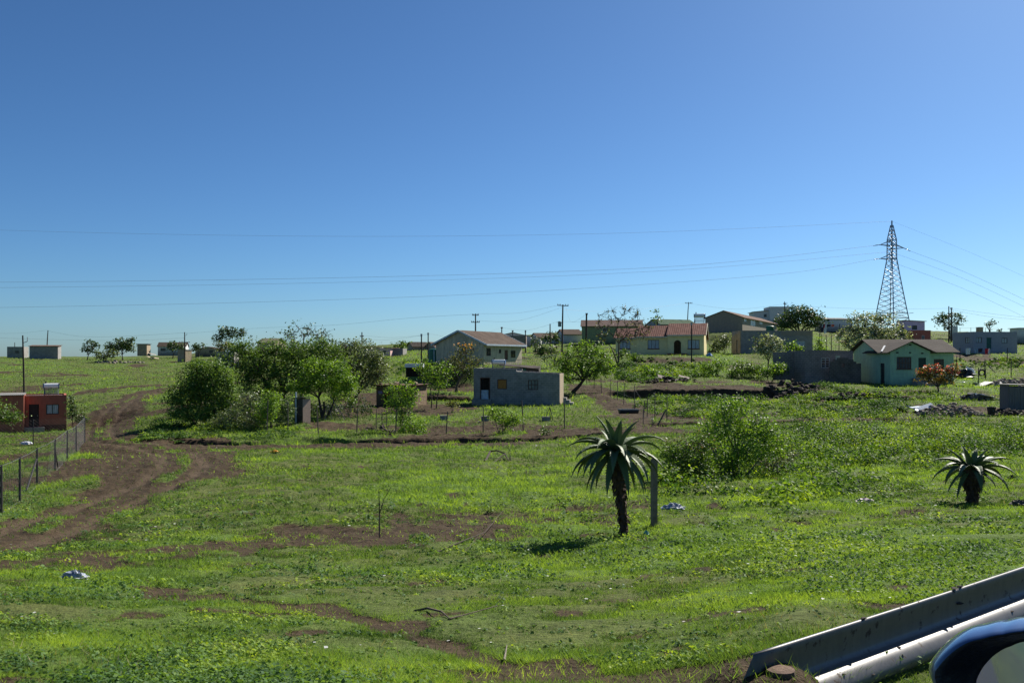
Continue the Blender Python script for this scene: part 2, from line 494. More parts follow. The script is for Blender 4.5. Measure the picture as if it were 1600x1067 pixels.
def ruts(x, y):
    m = np.zeros(np.shape(x))
    for pts in RUTS:
        best = np.full(np.shape(x), 1e9)
        for a, b in zip(pts[:-1], pts[1:]):
            e = b - a
            t = np.clip(((x - a[0]) * e[0] + (y - a[1]) * e[1]) / (e @ e + 1e-9), 0, 1)
            best = np.minimum(best, np.hypot(x - a[0] - t * e[0], y - a[1] - t * e[1]))
        m = np.maximum(m, 1 - smooth(.12, .38, best + (fbm(x, y, .9, 3, 33) - .5) * .25))
    return m

def soil(x, y):
    x = np.asarray(x, float); y = np.asarray(y, float)
    m = np.zeros(x.shape)
    j = (fbm(x, y, 1.6, 4, 21) - .5)
    j2 = (fbm(x, y, 5.0, 3, 27) - .5)
    for pts, w, k in SOIL_S:
        lo, hi = pts.min(0) - w * 3, pts.max(0) + w * 3
        i = np.nonzero((x > lo[0]) & (x < hi[0]) & (y > lo[1]) & (y < hi[1]))[0]
        if not len(i): continue
        xx, yy = x[i], y[i]
        best = np.full(len(i), 1e9)
        for a, b in zip(pts[:-1], pts[1:]):
            e = b - a
            t = np.clip(((xx - a[0]) * e[0] + (yy - a[1]) * e[1]) / (e @ e + 1e-9), 0, 1)
            best = np.minimum(best, np.hypot(xx - a[0] - t * e[0], yy - a[1] - t * e[1]))
        v = k * (1 - smooth(w * .55, w * 1.5, best + (j[i] * 1.6 + j2[i]) * w))
        m[i] = np.maximum(m[i], v)
    for cx, cy, rx, ry, k in SOIL_B:
        i = np.nonzero((np.abs(x - cx) < rx * 1.7) & (np.abs(y - cy) < ry * 1.7))[0]
        if not len(i): continue
        q = np.hypot((x[i] - cx) / rx, (y[i] - cy) / ry) + j[i] * 1.3 + j2[i] * .9
        m[i] = np.maximum(m[i], k * (1 - smooth(.55, 1.15, q)))
    fine = fbm(x, y, .42, 3, 29) - .5
    m = np.clip(m + fine * 1.5 * smooth(0, .3, m) * (1 - .6 * smooth(.8, 1, m)) * (1 - smooth(40, 70, y)), 0, 1)
    mid = np.full(x.shape, 1e9)
    for a, b in zip(TRACK_MID[:-1], TRACK_MID[1:]):
        e = b - a
        t = np.clip(((x - a[0]) * e[0] + (y - a[1]) * e[1]) / (e @ e + 1e-9), 0, 1)
        mid = np.minimum(mid, np.hypot(x - a[0] - t * e[0], y - a[1] - t * e[1]))
    m = m * (1 - .75 * (1 - smooth(.15, .45, mid)) * smooth(.42, .6, fbm(x, y, 1.9, 3, 37)))      # grass left standing between the wheel lines
    far = smooth(30, 90, y)
    n1, n2 = fbm(x, y, 4.2, 5, 40), fbm(x, y, 17.0, 4, 44)
    patch = smooth(.585 - .035 * far, .69 - .03 * far, n1 * .6 + n2 * .4) * (.60 + .2 * far)
    specks = smooth(.62, .74, fbm(x, y, .55, 3, 51)) * .75 * (1 - smooth(25, 60, y))
    return np.clip(np.maximum(np.maximum(m, patch), specks), 0, 1)

def lush(x, y):
    return smooth(.38, .66, fbm(x, y, 2.6, 4, 61) * .65 + fbm(x, y, 13, 3, 66) * .35)

# the ground sheet, one mesh from underfoot to the horizon
def make_ground():
    fine = np.linspace(R(-39), R(40), 860)
    coarse = np.concatenate([np.linspace(R(40), R(321), 80)[1:-1]])
    ang = np.concatenate([fine, coarse])
    rr = np.concatenate([[0.6], np.sort(np.concatenate([np.geomspace(1.5, 420, 560), np.linspace(83, 97, 64) + .003, np.linspace(48, 64, 90) + .002, np.linspace(75, 81, 24) + .004])), np.geomspace(450, 4000, 24)])
    A, RR = np.meshgrid(ang, rr)
    x, y = (np.sin(A) * RR).ravel(), (np.cos(A) * RR).ravel()
    z = H(x, y)
    so = soil(x, y)
    lu = lush(x, y)
    ru = ruts(x, y)
    z = z - .05 * ru - .05 * so * np.clip(np.hypot(x, y) / 12, .4, 1.5) + (fbm(x, y, .4, 3, 71) - .5) * .09 * np.clip(np.hypot(x, y) / 15, .4, 2.5)
    n, m = len(ang), len(rr)
    i = np.arange(m - 1)[:, None] * n + np.arange(n)[None, :]
    i2 = np.arange(m - 1)[:, None] * n + ((np.arange(n) + 1) % n)[None, :]
    f = np.stack([i, i2, i2 + n, i + n], -1).reshape(-1, 4)[:, ::-1]
    me = np_mesh('ground', np.stack([x, y, z], 1), f, {'soil': so, 'lush': lu, 'rut': ru})
    me.polygons.foreach_set('use_smooth', np.ones(len(f), dtype=bool))
    t = NT('ground_soil_and_turf')
    v = t.vec('Object')
    so = t.n('ShaderNodeAttribute', attribute_name='soil').outputs['Fac']
    lu = t.n('ShaderNodeAttribute', attribute_name='lush').outputs['Fac']
    f1, f2, f3 = t.noise(v, 14, 5, .7), t.noise(v, 3.1, 5, .7), t.noise(v, .9, 6, .75)
    g = t.mix(lu, GRASS_DRY, GRASS_WET)
    g = t.mix(1, g, t.ramp(f1, [(.3, (.5, .5, .5)), (.7, (1.35, 1.35, 1.2))]), 'MULTIPLY')
    g = t.mix(1, g, t.ramp(f3, [(.3, (.72, .75, .8)), (.7, (1.25, 1.2, 1.1))]), 'MULTIPLY')
    s = t.ramp(f2, [(.28, SOIL_DARK), (.72, SOIL_LIGHT)])
    s = t.mix(1, s, t.ramp(f1, [(.3, (.7,) * 3), (.7, (1.25,) * 3)]), 'MULTIPLY')
    ra = t.n('ShaderNodeAttribute', attribute_name='rut').outputs['Fac']
    s = t.mix(t.math('MULTIPLY', ra, .5), s, (.105, .077, .052))
    so = t.math('MAXIMUM', so, t.math('MULTIPLY', ra, .8))
    k = t.math('ADD', so, t.math('MULTIPLY', t.math('SUBTRACT', t.noise(v, 5, 6, .8), .5), .9))
    k = t.ramp(k, [(.32, (0,) * 3), (.62, (1,) * 3)])
    col = t.mix(k, g, s)
    h = t.math('ADD', f1, t.math('MULTIPLY', f2, 2))
    b = t.bsdf(col, .95, 0, h, .8, .06, .1)
    o = link_mesh('ground', me, t.done(b))
    return tag(o, kind='structure')

GRASS_DRY, GRASS_WET = (.098, .118, .040), (.090, .152, .034)
SOIL_DARK, SOIL_LIGHT = (.029, .0205, .0125), (.084, .060, .035)
make_ground()

# ------------------------------------------------------------------ turf, weeds, leafy ground cover
def scatter(n, d0, d1, pw, a0=-37, a1=37):
    """points ahead of the road, thinning out with distance"""
    e = 1 - pw
    d = (d0 ** e + RNG.random(n) * (d1 ** e - d0 ** e)) ** (1 / e)
    k = np.tan(R(a0)) + RNG.random(n) * (np.tan(R(a1)) - np.tan(R(a0)))
    return k * d, d

def make_turf(n):
    x, y = scatter(n, 3.2, 260, 1.6)
    so, lu = soil(x, y), lush(x, y)
    keep = RNG.random(n) > smooth(.25, .75, so) * .97
    x, y, so, lu = x[keep], y[keep], so[keep], lu[keep]
    n = len(x)
    z = H(x, y) - .02
    tall = fbm(x, y, 1.1, 3, 81)
    h = (.024 + .045 * RNG.random(n) ** 2) * (.6 + 1.1 * tall) * (.75 + .4 * lu) * np.clip(y / 14, .75, 4.5)
    w = np.maximum(.0045 * (.6 + .8 * RNG.random(n)), .00085 * y)
    a, b = RNG.random(n) * 6.283, RNG.random(n) * 6.283
    le = h * (.35 + .9 * RNG.random(n))
    dx, dy = np.cos(a) * w / 2, np.sin(a) * w / 2
    v = np.empty((n, 3, 3))
    v[:, 0] = np.stack([x - dx, y - dy, z], 1); v[:, 1] = np.stack([x + dx, y + dy, z], 1)
    v[:, 2] = np.stack([x + np.cos(b) * le, y + np.sin(b) * le, z + h], 1)
    sh = np.clip(.06 + .42 * lu + .42 * (RNG.random(n) - .3) + 1.1 * (fbm(x, y, .8, 3, 85) - .5) + .5 * (fbm(x, y, 3.3, 3, 88) - .5), 0, 1)
    me = np_mesh('grass', v.reshape(-1, 3), np.arange(n * 3).reshape(-1, 3), {'shade': np.repeat(sh, 3)})
    o = link_mesh('grass', me, leaf_mat('turf_blades', (.056, .108, .036), (.33, .46, .076), .48, .7, .08, (.162, .268, .060)))
    tag(o, kind='stuff')

def leaves_arrays(c, nrm, length, width, az):
    """one four-cornered leaf per centre"""
    n = len(c)
    nrm = nrm / np.linalg.norm(nrm, axis=1, keepdims=True)
    ref = np.stack([np.cos(az), np.sin(az), np.zeros(n)], 1)
    t = ref - nrm * (ref * nrm).sum(1, keepdims=True)
    t /= np.linalg.norm(t, axis=1, keepdims=True) + 1e-9
    b = np.cross(nrm, t)
    L, W = (length / 2)[:, None], (width / 2)[:, None]
    v = np.empty((n, 4, 3))
    v[:, 0] = c - t * L; v[:, 1] = c + b * W + t * L * .1; v[:, 2] = c + t * L; v[:, 3] = c - b * W + t * L * .1
    return v.reshape(-1, 3)

def make_weeds(n, per):
    """low broad-leaved weeds in drifts between the grass"""
    x, y = scatter(n, 3.2, 75, 1.6)
    so, lu = soil(x, y), lush(x, y)
    den = smooth(.46, .66, fbm(x, y, 1.0, 3, 91) * .5 + fbm(x, y, 4.5, 3, 95) * .5)
    keep = (RNG.random(n) < .10 + .90 * den) & (so < .35 + .4 * RNG.random(n)) & ((x * LEFT[0] + y * LEFT[1] > 2.75) | (RNG.random(n) < .12))
    x, y, lu, den = x[keep], y[keep], lu[keep], den[keep]
    n = len(x)
    z = H(x, y)
    rad = (.025 + .05 * RNG.random(n)) * (.6 + .9 * den) * np.clip(y / 11, .8, 3)
    tone = np.clip(.02 + .62 * smooth(.35, .75, fbm(x, y, .9, 3, 99)) + .6 * (RNG.random(n) - .35), 0, 1)
    i = np.repeat(np.arange(n), per)
    m = len(i)
    a = RNG.random(m) * 6.283
    rr = rad[i] * np.sqrt(RNG.random(m)) * 1.2
    zz = z[i] + rad[i] * (.25 + .9 * RNG.random(m)) * (1 - .5 * rr / (rad[i] * 1.2))
    c = np.stack([x[i] + np.cos(a) * rr, y[i] + np.sin(a) * rr, zz], 1)
    nr = np.stack([np.cos(a) * .5 + RNG.normal(0, .45, m), np.sin(a) * .5 + RNG.normal(0, .45, m), np.full(m, .9)], 1)
    ln = np.maximum((.018 + .030 * RNG.random(m)) * np.clip(y[i] / 10, .8, 2), .0016 * y[i])
    v = leaves_arrays(c, nr, ln, ln * (.5 + .3 * RNG.random(m)), a)
    sh = np.clip(tone[i] + .3 * (RNG.random(m) - .5), 0, 1)
    me = np_mesh('weeds', v, np.arange(m * 4).reshape(-1, 4), {'shade': np.repeat(sh, 4)})
    o = link_mesh('weeds', me, leaf_mat('weed_leaf', (.058, .125, .045), (.30, .40, .048), .42, .6, .12, (.138, .240, .060)))
    tag(o, kind='stuff')

def region_points(n, poly_px):
    """points spread over a patch of ground whose outline was sighted in the photo"""
    pts = np.array([(g.x, g.y) for g in (G(*p) for p in poly_px)])
    lo, hi = pts.min(0), pts.max(0)
    x = lo[0] + RNG.random(n) * (hi[0] - lo[0]); y = lo[1] + RNG.random(n) * (hi[1] - lo[1])
    ins = np.zeros(n, bool)
    j = len(pts) - 1
    for i in range(len(pts)):
        (xi, yi), (xj, yj) = pts[i], pts[j]
        c = ((yi > y) != (yj > y)) & (x < (xj - xi) * (y - yi) / (yj - yi + 1e-12) + xi)
        ins ^= c; j = i
    return x[ins], y[ins]

def make_cover(name, polys, h0, h1, per, leaf, mat, tone0=0.0, flowers=0.0):
    X, Y, D = [], [], []
    for poly, n, k in polys:
        x, y = region_points(n, poly)
        den = smooth(.40, .60, fbm(x, y, 2.2, 3, 131) * .6 + fbm(x, y, 6, 2, 135) * .4)
        kp = RNG.random(len(x)) < (.12 + .88 * den)
        X.append(x[kp]); Y.append(y[kp]); D.append(den[kp] * k)
    x, y, den = np.concatenate(X), np.concatenate(Y), np.concatenate(D)
    n = len(x)
    z = H(x, y)
    lump = smooth(.40, .70, fbm(x, y, 1.5, 3, 151) * .7 + .3 * RNG.random(n))
    ht = (h0 + (h1 - h0) * lump) * (.45 + .65 * den) * (.8 + .4 * RNG.random(n))
    rad = ht * .8 + .08
    tone = np.clip(tone0 + .75 * smooth(.3, .7, fbm(x, y, 1.6, 3, 141)) + .5 * (RNG.random(n) - .5), 0, 1)
    i = np.repeat(np.arange(n), per); m = len(i)
    a, e = RNG.random(m) * 6.283, np.arccos(RNG.random(m) * .98)
    q = .55 + .45 * RNG.random(m)
    c = np.stack([x[i] + np.cos(a) * np.sin(e) * rad[i] * q, y[i] + np.sin(a) * np.sin(e) * rad[i] * q, z[i] + np.cos(e) * ht[i] * q + .02], 1)
    nr = np.stack([np.cos(a) * np.sin(e) + RNG.normal(0, .5, m), np.sin(a) * np.sin(e) + RNG.normal(0, .5, m), np.cos(e) * .8 + .45 + RNG.normal(0, .3, m)], 1)
    ln = np.maximum(leaf * (.6 + .8 * RNG.random(m)), .0020 * y[i])
    v = leaves_arrays(c, nr, ln, ln * (.5 + .25 * RNG.random(m)), a)
    sh = np.clip(tone[i] + .3 * (RNG.random(m) - .5), 0, 1)
    me = np_mesh(name, v, np.arange(m * 4).reshape(-1, 4), {'shade': np.repeat(sh, 4)})
    tag(link_mesh(name, me, mat), kind='stuff')

make_turf(1900000)
make_weeds(52000, 8)

def make_straw(n):
    """dry stalks standing through the turf"""
    x, y = scatter(n, 3.2, 90, 1.6)
    keep = (RNG.random(n) < .1 + .9 * smooth(.5, .75, fbm(x, y, 2.0, 3, 171))) & (soil(x, y) < .45) & (x * LEFT[0] + y * LEFT[1] > 2.7)
    x, y = x[keep], y[keep]; n = len(x); z = H(x, y)
    h = (.03 + .07 * RNG.random(n)) * np.clip(y / 14, .8, 1.6); w = np.maximum(.0025, .0004 * y) * (.7 + .6 * RNG.random(n))
    a, b = RNG.random(n) * 6.283, RNG.random(n) * 6.283; le = h * (.2 + 1.3 * RNG.random(n))
    v = np.empty((n, 3, 3))
    v[:, 0] = np.stack([x - np.cos(a) * w, y - np.sin(a) * w, z], 1); v[:, 1] = np.stack([x + np.cos(a) * w, y + np.sin(a) * w, z], 1)
    v[:, 2] = np.stack([x + np.cos(b) * le, y + np.sin(b) * le, z + h], 1)
    me = np_mesh('dry_grass', v.reshape(-1, 3), np.arange(n * 3).reshape(-1, 3), {'shade': np.repeat(RNG.random(n), 3)})
    tag(link_mesh('dry_grass', me, leaf_mat('straw', (.13, .105, .06), (.40, .35, .20), .3, .7, .1)), kind='stuff')
make_straw(14000)
LUSH_LEAF = leaf_mat('lush_weed_leaf', (.030, .075, .022), (.34, .46, .032), .42, .6, .12, (.105, .200, .034))
make_cover('leafy_weeds', [
    ([(1010, 770), (1040, 715), (1100, 690), (1210, 672), (1400, 660), (1640, 656), (1640, 712), (1540, 722), (1430, 742), (1330, 770), (1210, 792), (1090, 792)], 11000, 1.0),
    ([(1230, 690), (1640, 660), (1640, 705), (1300, 735)], 7500, 1.25),
    ([(1180, 640), (1240, 618), (1420, 636), (1400, 654), (1260, 655)], 4200, .5),
    ([(985, 640), (1030, 622), (1200, 627), (1200, 655), (1050, 652)], 2600, .5),
    ([(1225, 600), (1330, 605), (1470, 616), (1500, 628), (1380, 632), (1230, 618)], 1300, .35),
    ([(940, 585), (980, 560), (1100, 566), (1110, 590), (1010, 600)], 1500, .7),
    ([(205, 690), (250, 668), (330, 665), (470, 672), (470, 688), (330, 690)], 2200, .5),
    ([(860, 600), (900, 560), (960, 545), (1000, 560), (960, 590)], 900, .6),
    ([(600, 575), (680, 555), (690, 590), (640, 605)], 900, .7),
    ([(1460, 560), (1600, 560), (1600, 575), (1500, 580)], 700, .4),
   ], .10, .85, 26, .10, LUSH_LEAF, -.05)

def road():
    m = MB()
    v = []
    for t in np.linspace(-120, 120, 41):
        for lat in (1.25, -6.5):
            m.v.append((HEAD[0] * t + LEFT[0] * lat, HEAD[1] * t + LEFT[1] * lat, -1.70))
    for i in range(40): m.f.append((i * 2, i * 2 + 1, i * 2 + 3, i * 2 + 2))
    t = NT('asphalt'); v = t.vec('Object')
    c = t.ramp(t.noise(v, 60, 4), [(.3, (.035, .035, .036)), (.7, (.075, .074, .072))])
    tag(m.build('road', t.done(t.bsdf(c, .9, 0, t.noise(v, 90, 2), .3, .01, .2))), kind='structure')
    for lat in (-2.6,):
        m = MB()
        n = 1 if lat > 0 else 20
        for i in range(n):
            t0, t1 = (-120, 120) if n == 1 else (-120 + i * 12, -114 + i * 12)
            p = [(HEAD[0] * t + LEFT[0] * (lat + w), HEAD[1] * t + LEFT[1] * (lat + w), -1.696) for t, w in ((t0, -.06), (t1, -.06), (t1, .06), (t0, .06))]
            m.quad(*p)
        tag(m.build('road_marking', plain('road_paint', (.55, .53, .45), .8)), kind='structure')
road()

# ------------------------------------------------------------------ buildings
class House:
    """local frame: origin at the front left corner, x along the front, y into the depth, z up"""
    def __init__(self, name, label, corner, d, ang, L, W, cat='house', group=None, z=None):
        o = P(corner[0], corner[1], d)
        self.o, self.a, self.L, self.W = o, R(ang), L, W
        self.c, self.s = math.cos(self.a), math.sin(self.a)
        self.e = empty(name, o, label, cat, group, self.a)
    def on(self, side, px, py=None, off=0.0):
        """position along a side (and height) of a point sighted at px, py"""
        k = (px - CX) / F
        if side in ('front', 'back'):
            ox, oy, dx, dy = self.o.x - self.s * off, self.o.y + self.c * off, self.c, self.s
        else:
            b = self.L if side == 'right' else 0.0
            b += off
            ox, oy, dx, dy = self.o.x + self.c * b, self.o.y + self.s * b, -self.s, self.c
        t = (k * oy - ox) / (dx - k * dy)
        dep = oy + t * dy
        if py is None: return t
        return t, (CY - py) / F * dep - self.o.z
    def frame(self, side, y0=0.0):
        """matrix-free mapper: (along, up, inward) -> local"""
        if side == 'front': return lambda u, z, n: (u, y0 + n, z)
        if side == 'back': return lambda u, z, n: (u, self.W - n, z)
        if side == 'left': return lambda u, z, n: (y0 + n, u, z)
        return lambda u, z, n: (self.L - n, u, z)

def wall_side(mb, fr, u0, u1, prof, holes, th=.2, zb=-1.2):
    """one upright wall with openings; prof: top outline as (u, z)"""
    us = sorted({u0, u1} | {p[0] for p in prof if u0 < p[0] < u1} | {h[0] for h in holes} | {h[1] for h in holes})
    us = [u for u in us if u0 - 1e-6 <= u <= u1 + 1e-6]
    pu, pz = [p[0] for p in prof], [p[1] for p in prof]
    top = lambda u, e: float(np.interp(u + e, pu, pz))
    for a, b in zip(us[:-1], us[1:]):
        if b - a < 1e-5: continue
        m = (a + b) / 2
        cuts = sorted([(h[2], h[3]) for h in holes if h[0] - 1e-6 <= m <= h[1] + 1e-6])
        z = zb
        segs = []
        for (h0, h1) in cuts:
            segs.append(((z, z), (h0, h0))); z = h1
        segs.append(((z, z), (top(a, 1e-5), top(b, -1e-5))))
        for (za, zb_), (ta, tb) in segs:
            mb.quad(fr(a, za, 0), fr(b, zb_, 0), fr(b, tb, 0), fr(a, ta, 0))
            mb.quad(fr(b, zb_, th), fr(a, za, th), fr(a, ta, th), fr(b, tb, th))
        ta, tb = top(a, 1e-5), top(b, -1e-5)
        mb.quad(fr(a, ta, 0), fr(b, tb, 0), fr(b, tb, th), fr(a, ta, th))
    for u in (u0, u1):
        t = top(u, 1e-5 if u == u0 else -1e-5)
        mb.quad(fr(u, zb, 0), fr(u, zb, th), fr(u, t, th), fr(u, t, 0))
    for (a, b, z0, z1) in holes:
        mb.quad(fr(a, z0, 0), fr(b, z0, 0), fr(b, z0, th), fr(a, z0, th))
        mb.quad(fr(a, z1, 0), fr(b, z1, 0), fr(b, z1, th), fr(a, z1, th))
        mb.quad(fr(a, z0, 0), fr(a, z1, 0), fr(a, z1, th), fr(a, z0, th))
        mb.quad(fr(b, z0, 0), fr(b, z1, 0), fr(b, z1, th), fr(b, z0, th))

def fbox(mb, fr, u0, u1, z0, z1, n0, n1):
    p = [fr(u, z, n) for n in (n0, n1) for u, z in ((u0, z0), (u1, z0), (u1, z1), (u0, z1))]
    k = len(mb.v); mb.v += [tuple(q) for q in p]
    for q in ((0, 1, 2, 3), (7, 6, 5, 4), (4, 5, 1, 0), (5, 6, 2, 1), (6, 7, 3, 2), (7, 4, 0, 3)):
        mb.f.append(tuple(k + i for i in q))

def window(h, fr, hole, frame_mat, pane_mat, cols=2, rows=1, sill=None, fw=.07, label=None):
    a, b, z0, z1 = hole
    m = MB()
    fbox(m, fr, a, b, z0, z0 + fw, .03, .10); fbox(m, fr, a, b, z1 - fw, z1, .03, .10)
    fbox(m, fr, a, a + fw, z0 + fw, z1 - fw, .03, .10); fbox(m, fr, b - fw, b, z0 + fw, z1 - fw, .03, .10)
    for i in range(1, cols):
        u = a + (b - a) * i / cols
        fbox(m, fr, u - fw * .4, u + fw * .4, z0 + fw, z1 - fw, .035, .095)
    for j in range(1, rows):
        z = z0 + (z1 - z0) * j / rows
        fbox(m, fr, a + fw, b - fw, z - fw * .35, z + fw * .35, .04, .09)
    w = m.build('window', frame_mat, h.e)
    if label: w['label'] = label
    p = MB(); fbox(p, fr, a + .02, b - .02, z0 + .02, z1 - .02, .065, .072)
    p.build('pane', pane_mat, w)
    if sill:
        s = MB(); fbox(s, fr, a - .08, b + .08, z0 - .08, z0 - .002, -.07, .12)
        s.build('sill', sill, w)
    return w

def door(h, fr, hole, mat, handle=True, inset=.1):
    a, b, z0, z1 = hole
    m = MB(); fbox(m, fr, a + .01, b - .01, z0 + .01, z1 - .01, inset, inset + .05)
    mid = (a + b) / 2
    for q0, q1 in ((.12, .45), (.55, .9)):
        fbox(m, fr, a + .14, b - .14, z0 + (z1 - z0) * q0, z0 + (z1 - z0) * q1, inset - .012, inset - .002)
    dd = m.build('door', mat, h.e)
    if handle:
        k = MB(); fbox(k, fr, b - .16, b - .08, z0 + (z1 - z0) * .47, z0 + (z1 - z0) * .5, inset - .06, inset - .013)
        k.build('handle', METAL, dd)

def gable_roof_x(mb, x0, x1, y0, y1, eave, ridge, oh=.35, ox=.3, th=.09, yr=None):
    """ridge along x"""
    yr = (y0 + y1) / 2 if yr is None else yr
    sl0, sl1 = (ridge - eave) / (yr - y0), (ridge - eave) / (y1 - yr)
    pr = [(y0 - oh, eave - oh * sl0), (yr, ridge), (y1 + oh, eave - oh * sl1)]
    for (p, q) in ((pr[0], pr[1]), (pr[1], pr[2])):
        n = len(mb.v)
        for x in (x0 - ox, x1 + ox):
            mb.v += [(x, p[0], p[1] + .02), (x, q[0], q[1] + .02), (x, q[0], q[1] + .02 + th), (x, p[0], p[1] + .02 + th)]
        for f in ((0, 1, 2, 3), (7, 6, 5, 4), (0, 4, 5, 1), (2, 6, 7, 3), (0, 3, 7, 4)) if p is pr[0] else ((0, 1, 2, 3), (7, 6, 5, 4), (0, 4, 5, 1), (2, 6, 7, 3), (1, 5, 6, 2)):
            mb.f.append(tuple(n + i for i in f))
def gable_roof_y(mb, x0, x1, y0, y1, eave, ridge, oh=.35, oy=.3, th=.09):
    m = MB(); gable_roof_x(m, y0, y1, x0, x1, eave, ridge, oh, oy, th)
    n = len(mb.v)
    mb.v += [(v[1], v[0], v[2]) for v in m.v]
    mb.f += [tuple(n + i for i in reversed(f)) for f in m.f]

def ridge_profile(w0, w1, eave, ridge, mid=None):
    m = (w0 + w1) / 2 if mid is None else mid
    return [(w0, eave), (m, ridge), (w1, eave)]
def flat_profile(a, b, z): return [(a, z), (b, z)]

METAL = plain('dull_metal', (.32, .33, .34), .45, .2, 8, .7)
GLASS_DARK = plain('dark_window_glass', (.02, .025, .03), .12, .4, 2, 0, .0, spec=.5)
GLASS_PALE = plain('curtained_window', (.30, .36, .42), .25, .5, 3, 0, .0, c2=(.55, .62, .68), stretch=(6, 6, .6))
FRAME_BROWN = plain('brown_frame', (.09, .045, .03), .6)
FRAME_DARK = plain('dark_frame', (.035, .032, .03), .6)
FRAME_WHITE = plain('pale_frame', (.5, .5, .48), .6)
DOOR_DARK = plain('dark_door', (.018, .017, .02), .6)
DOOR_BROWN = plain('brown_door', (.10, .04, .025), .6)
DARKNESS = plain('painted_darkness', (.012, .011, .010), .9)  # near-black colour, the darkness of hollows put into the material
CONCRETE = plain('concrete', (.24, .23, .21), .9, .3, 3)

def simple_house(name, label, corner, d, ang, L, W, hgt, wall, roof, kind='flat', ridge=1.2, group=None, wins=(), doors=(), cat='house', frame=None, pane=None, oh=.3, doormat=None, mid=None, slope=.35, depth_wall=None):
    """a plain dwelling far off: walls with real openings, roof, windows, doors"""
    h = House(name, label, corner, d, ang, L, W, cat, group)
    if L < 0: L = h.L = h.on('front', -L)
    wb = MB()
    holes = {'front': [], 'left': [], 'right': [], 'back': []}
    todo = []
    for (side, px0, px1, py0, py1, *cr) in wins:
        (a, z1), (b, z0) = h.on(side, px0, py0), h.on(side, px1, py1)
        a, b = min(a, b), max(a, b)
        holes[side].append((a, b, z0, z1)); todo.append(('w', side, (a, b, z0, z1), cr))
    for (side, px0, px1, py0, py1) in doors:
        (a, z1), (b, z0) = h.on(side, px0, py0), h.on(side, px1, py1)
        a, b = min(a, b), max(a, b)
        holes[side].append((a, b, z0, z1)); todo.append(('d', side, (a, b, z0, z1), ()))
    T = .2
    fp = bp = flat_profile(0, L, hgt); sp = flat_profile(0, W, hgt)
    if kind == 'gx': sp = ridge_profile(0, W, hgt, hgt + ridge, mid)
    if kind == 'gy': fp = bp = ridge_profile(0, L, hgt, hgt + ridge, mid)
    if kind == 'mono': sp = [(0, hgt), (W, hgt - slope)]; bp = flat_profile(0, L, hgt - slope)
    if kind == 'monox': fp = bp = [(0, hgt), (L, hgt - slope)]
    wall_side(wb, h.frame('front'), 0, L, fp, holes['front'])
    wall_side(wb, h.frame('back'), 0, L, bp, holes['back'])
    wall_side(wb, h.frame('left'), T, W - T, sp, holes['left'])
    if kind == 'monox': sp = flat_profile(0, W, hgt - slope)
    wall_side(wb, h.frame('right'), T, W - T, sp, holes['right'])
    wb.build('wall', wall, h.e)
    rb = MB()
    if kind == 'gx': gable_roof_x(rb, 0, L, 0, W, hgt, hgt + ridge, oh, .25)
    elif kind == 'gy': gable_roof_y(rb, 0, L, 0, W, hgt, hgt + ridge, oh, .25)
    elif kind == 'parapet': rb.box(T, L - T, T, W - T, hgt - .35, hgt - .25)
    elif kind == 'monox':
        n = len(rb.v)
        for z in (.03, .12):
            rb.v += [(-oh, -oh, hgt + z), (L + oh, -oh, hgt - slope + z), (L + oh, W + oh, hgt - slope + z), (-oh, W + oh, hgt + z)]
        for q in ((0, 3, 2, 1), (4, 5, 6, 7), (0, 1, 5, 4), (1, 2, 6, 5), (2, 3, 7, 6), (3, 0, 4, 7)): rb.f.append(q)
    else:
        b = hgt - (slope if kind == 'mono' else 0)
        n = len(rb.v)
        for z in (.03, .12):
            rb.v += [(-oh, -oh, hgt + z), (L + oh, -oh, hgt + z), (L + oh, W + oh, b + z), (-oh, W + oh, b + z)]
        for q in ((0, 3, 2, 1), (4, 5, 6, 7), (0, 1, 5, 4), (1, 2, 6, 5), (2, 3, 7, 6), (3, 0, 4, 7)): rb.f.append(q)
    rb.build('roof', roof, h.e)
    for kd, side, hole, cr in todo:
        if kd == 'w': window(h, h.frame(side), hole, frame or FRAME_DARK, pane or GLASS_DARK, *(cr or (2, 1)))
        else: door(h, h.frame(side), hole, doormat or DOOR_DARK, handle=d < 150)
    return h

# wall and roof coats
RED_PLASTER = plaster('brick_red_plaster_wall', (.40, .125, .085), (.20, .08, .06), .5)
GREY_BLOCK = block_wall('grey_block', (0.299, 0.284, 0.269), (0.232, 0.225, 0.217), (0.358, 0.344, 0.314))
BROWN_BLOCK = block_wall('weathered_block', (0.264, 0.220, 0.194), (0.194, 0.168, 0.150), (0.371, 0.335, 0.300))
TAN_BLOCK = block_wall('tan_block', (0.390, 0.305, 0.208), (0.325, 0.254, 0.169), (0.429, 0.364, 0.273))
CREAM_STAINED = plaster('stained_cream_plaster', (.56, .49, .36), (.17, .165, .15), .95)
YELLOW = plaster('yellow_plaster', (.80, .68, .36), (.50, .43, .25), .35)
MINT = plaster('mint_green_plaster', (.36, .54, .37), (.19, .28, .22), .6)
DUN = plaster('dun_plaster', (0.290, 0.248, 0.196), (0.171, 0.154, 0.137), .5)
TAN = plaster('tan_plaster', (0.408, 0.336, 0.240), (0.240, 0.204, 0.156), .4)
WHITE = plaster('white_plaster', (.62, .63, .62), (.4, .4, .38), .3)
LILAC = plaster('lilac_plaster', (0.634, 0.476, 0.682), (0.476, 0.381, 0.476), .3)
PINK = plaster('pink_plaster', (0.750, 0.483, 0.439), (0.498, 0.351, 0.322), .3)
BRICK_RED = plaster('brick_red_plaster', (0.412, 0.135, 0.095), (0.254, 0.111, 0.079), .3)
GREYGREEN = plaster('grey_green_plaster', (.23, .28, .15), (.13, .15, .09), .45)
SLATE = plaster('slate_plaster', (0.332, 0.332, 0.382), (0.232, 0.232, 0.249), .4)
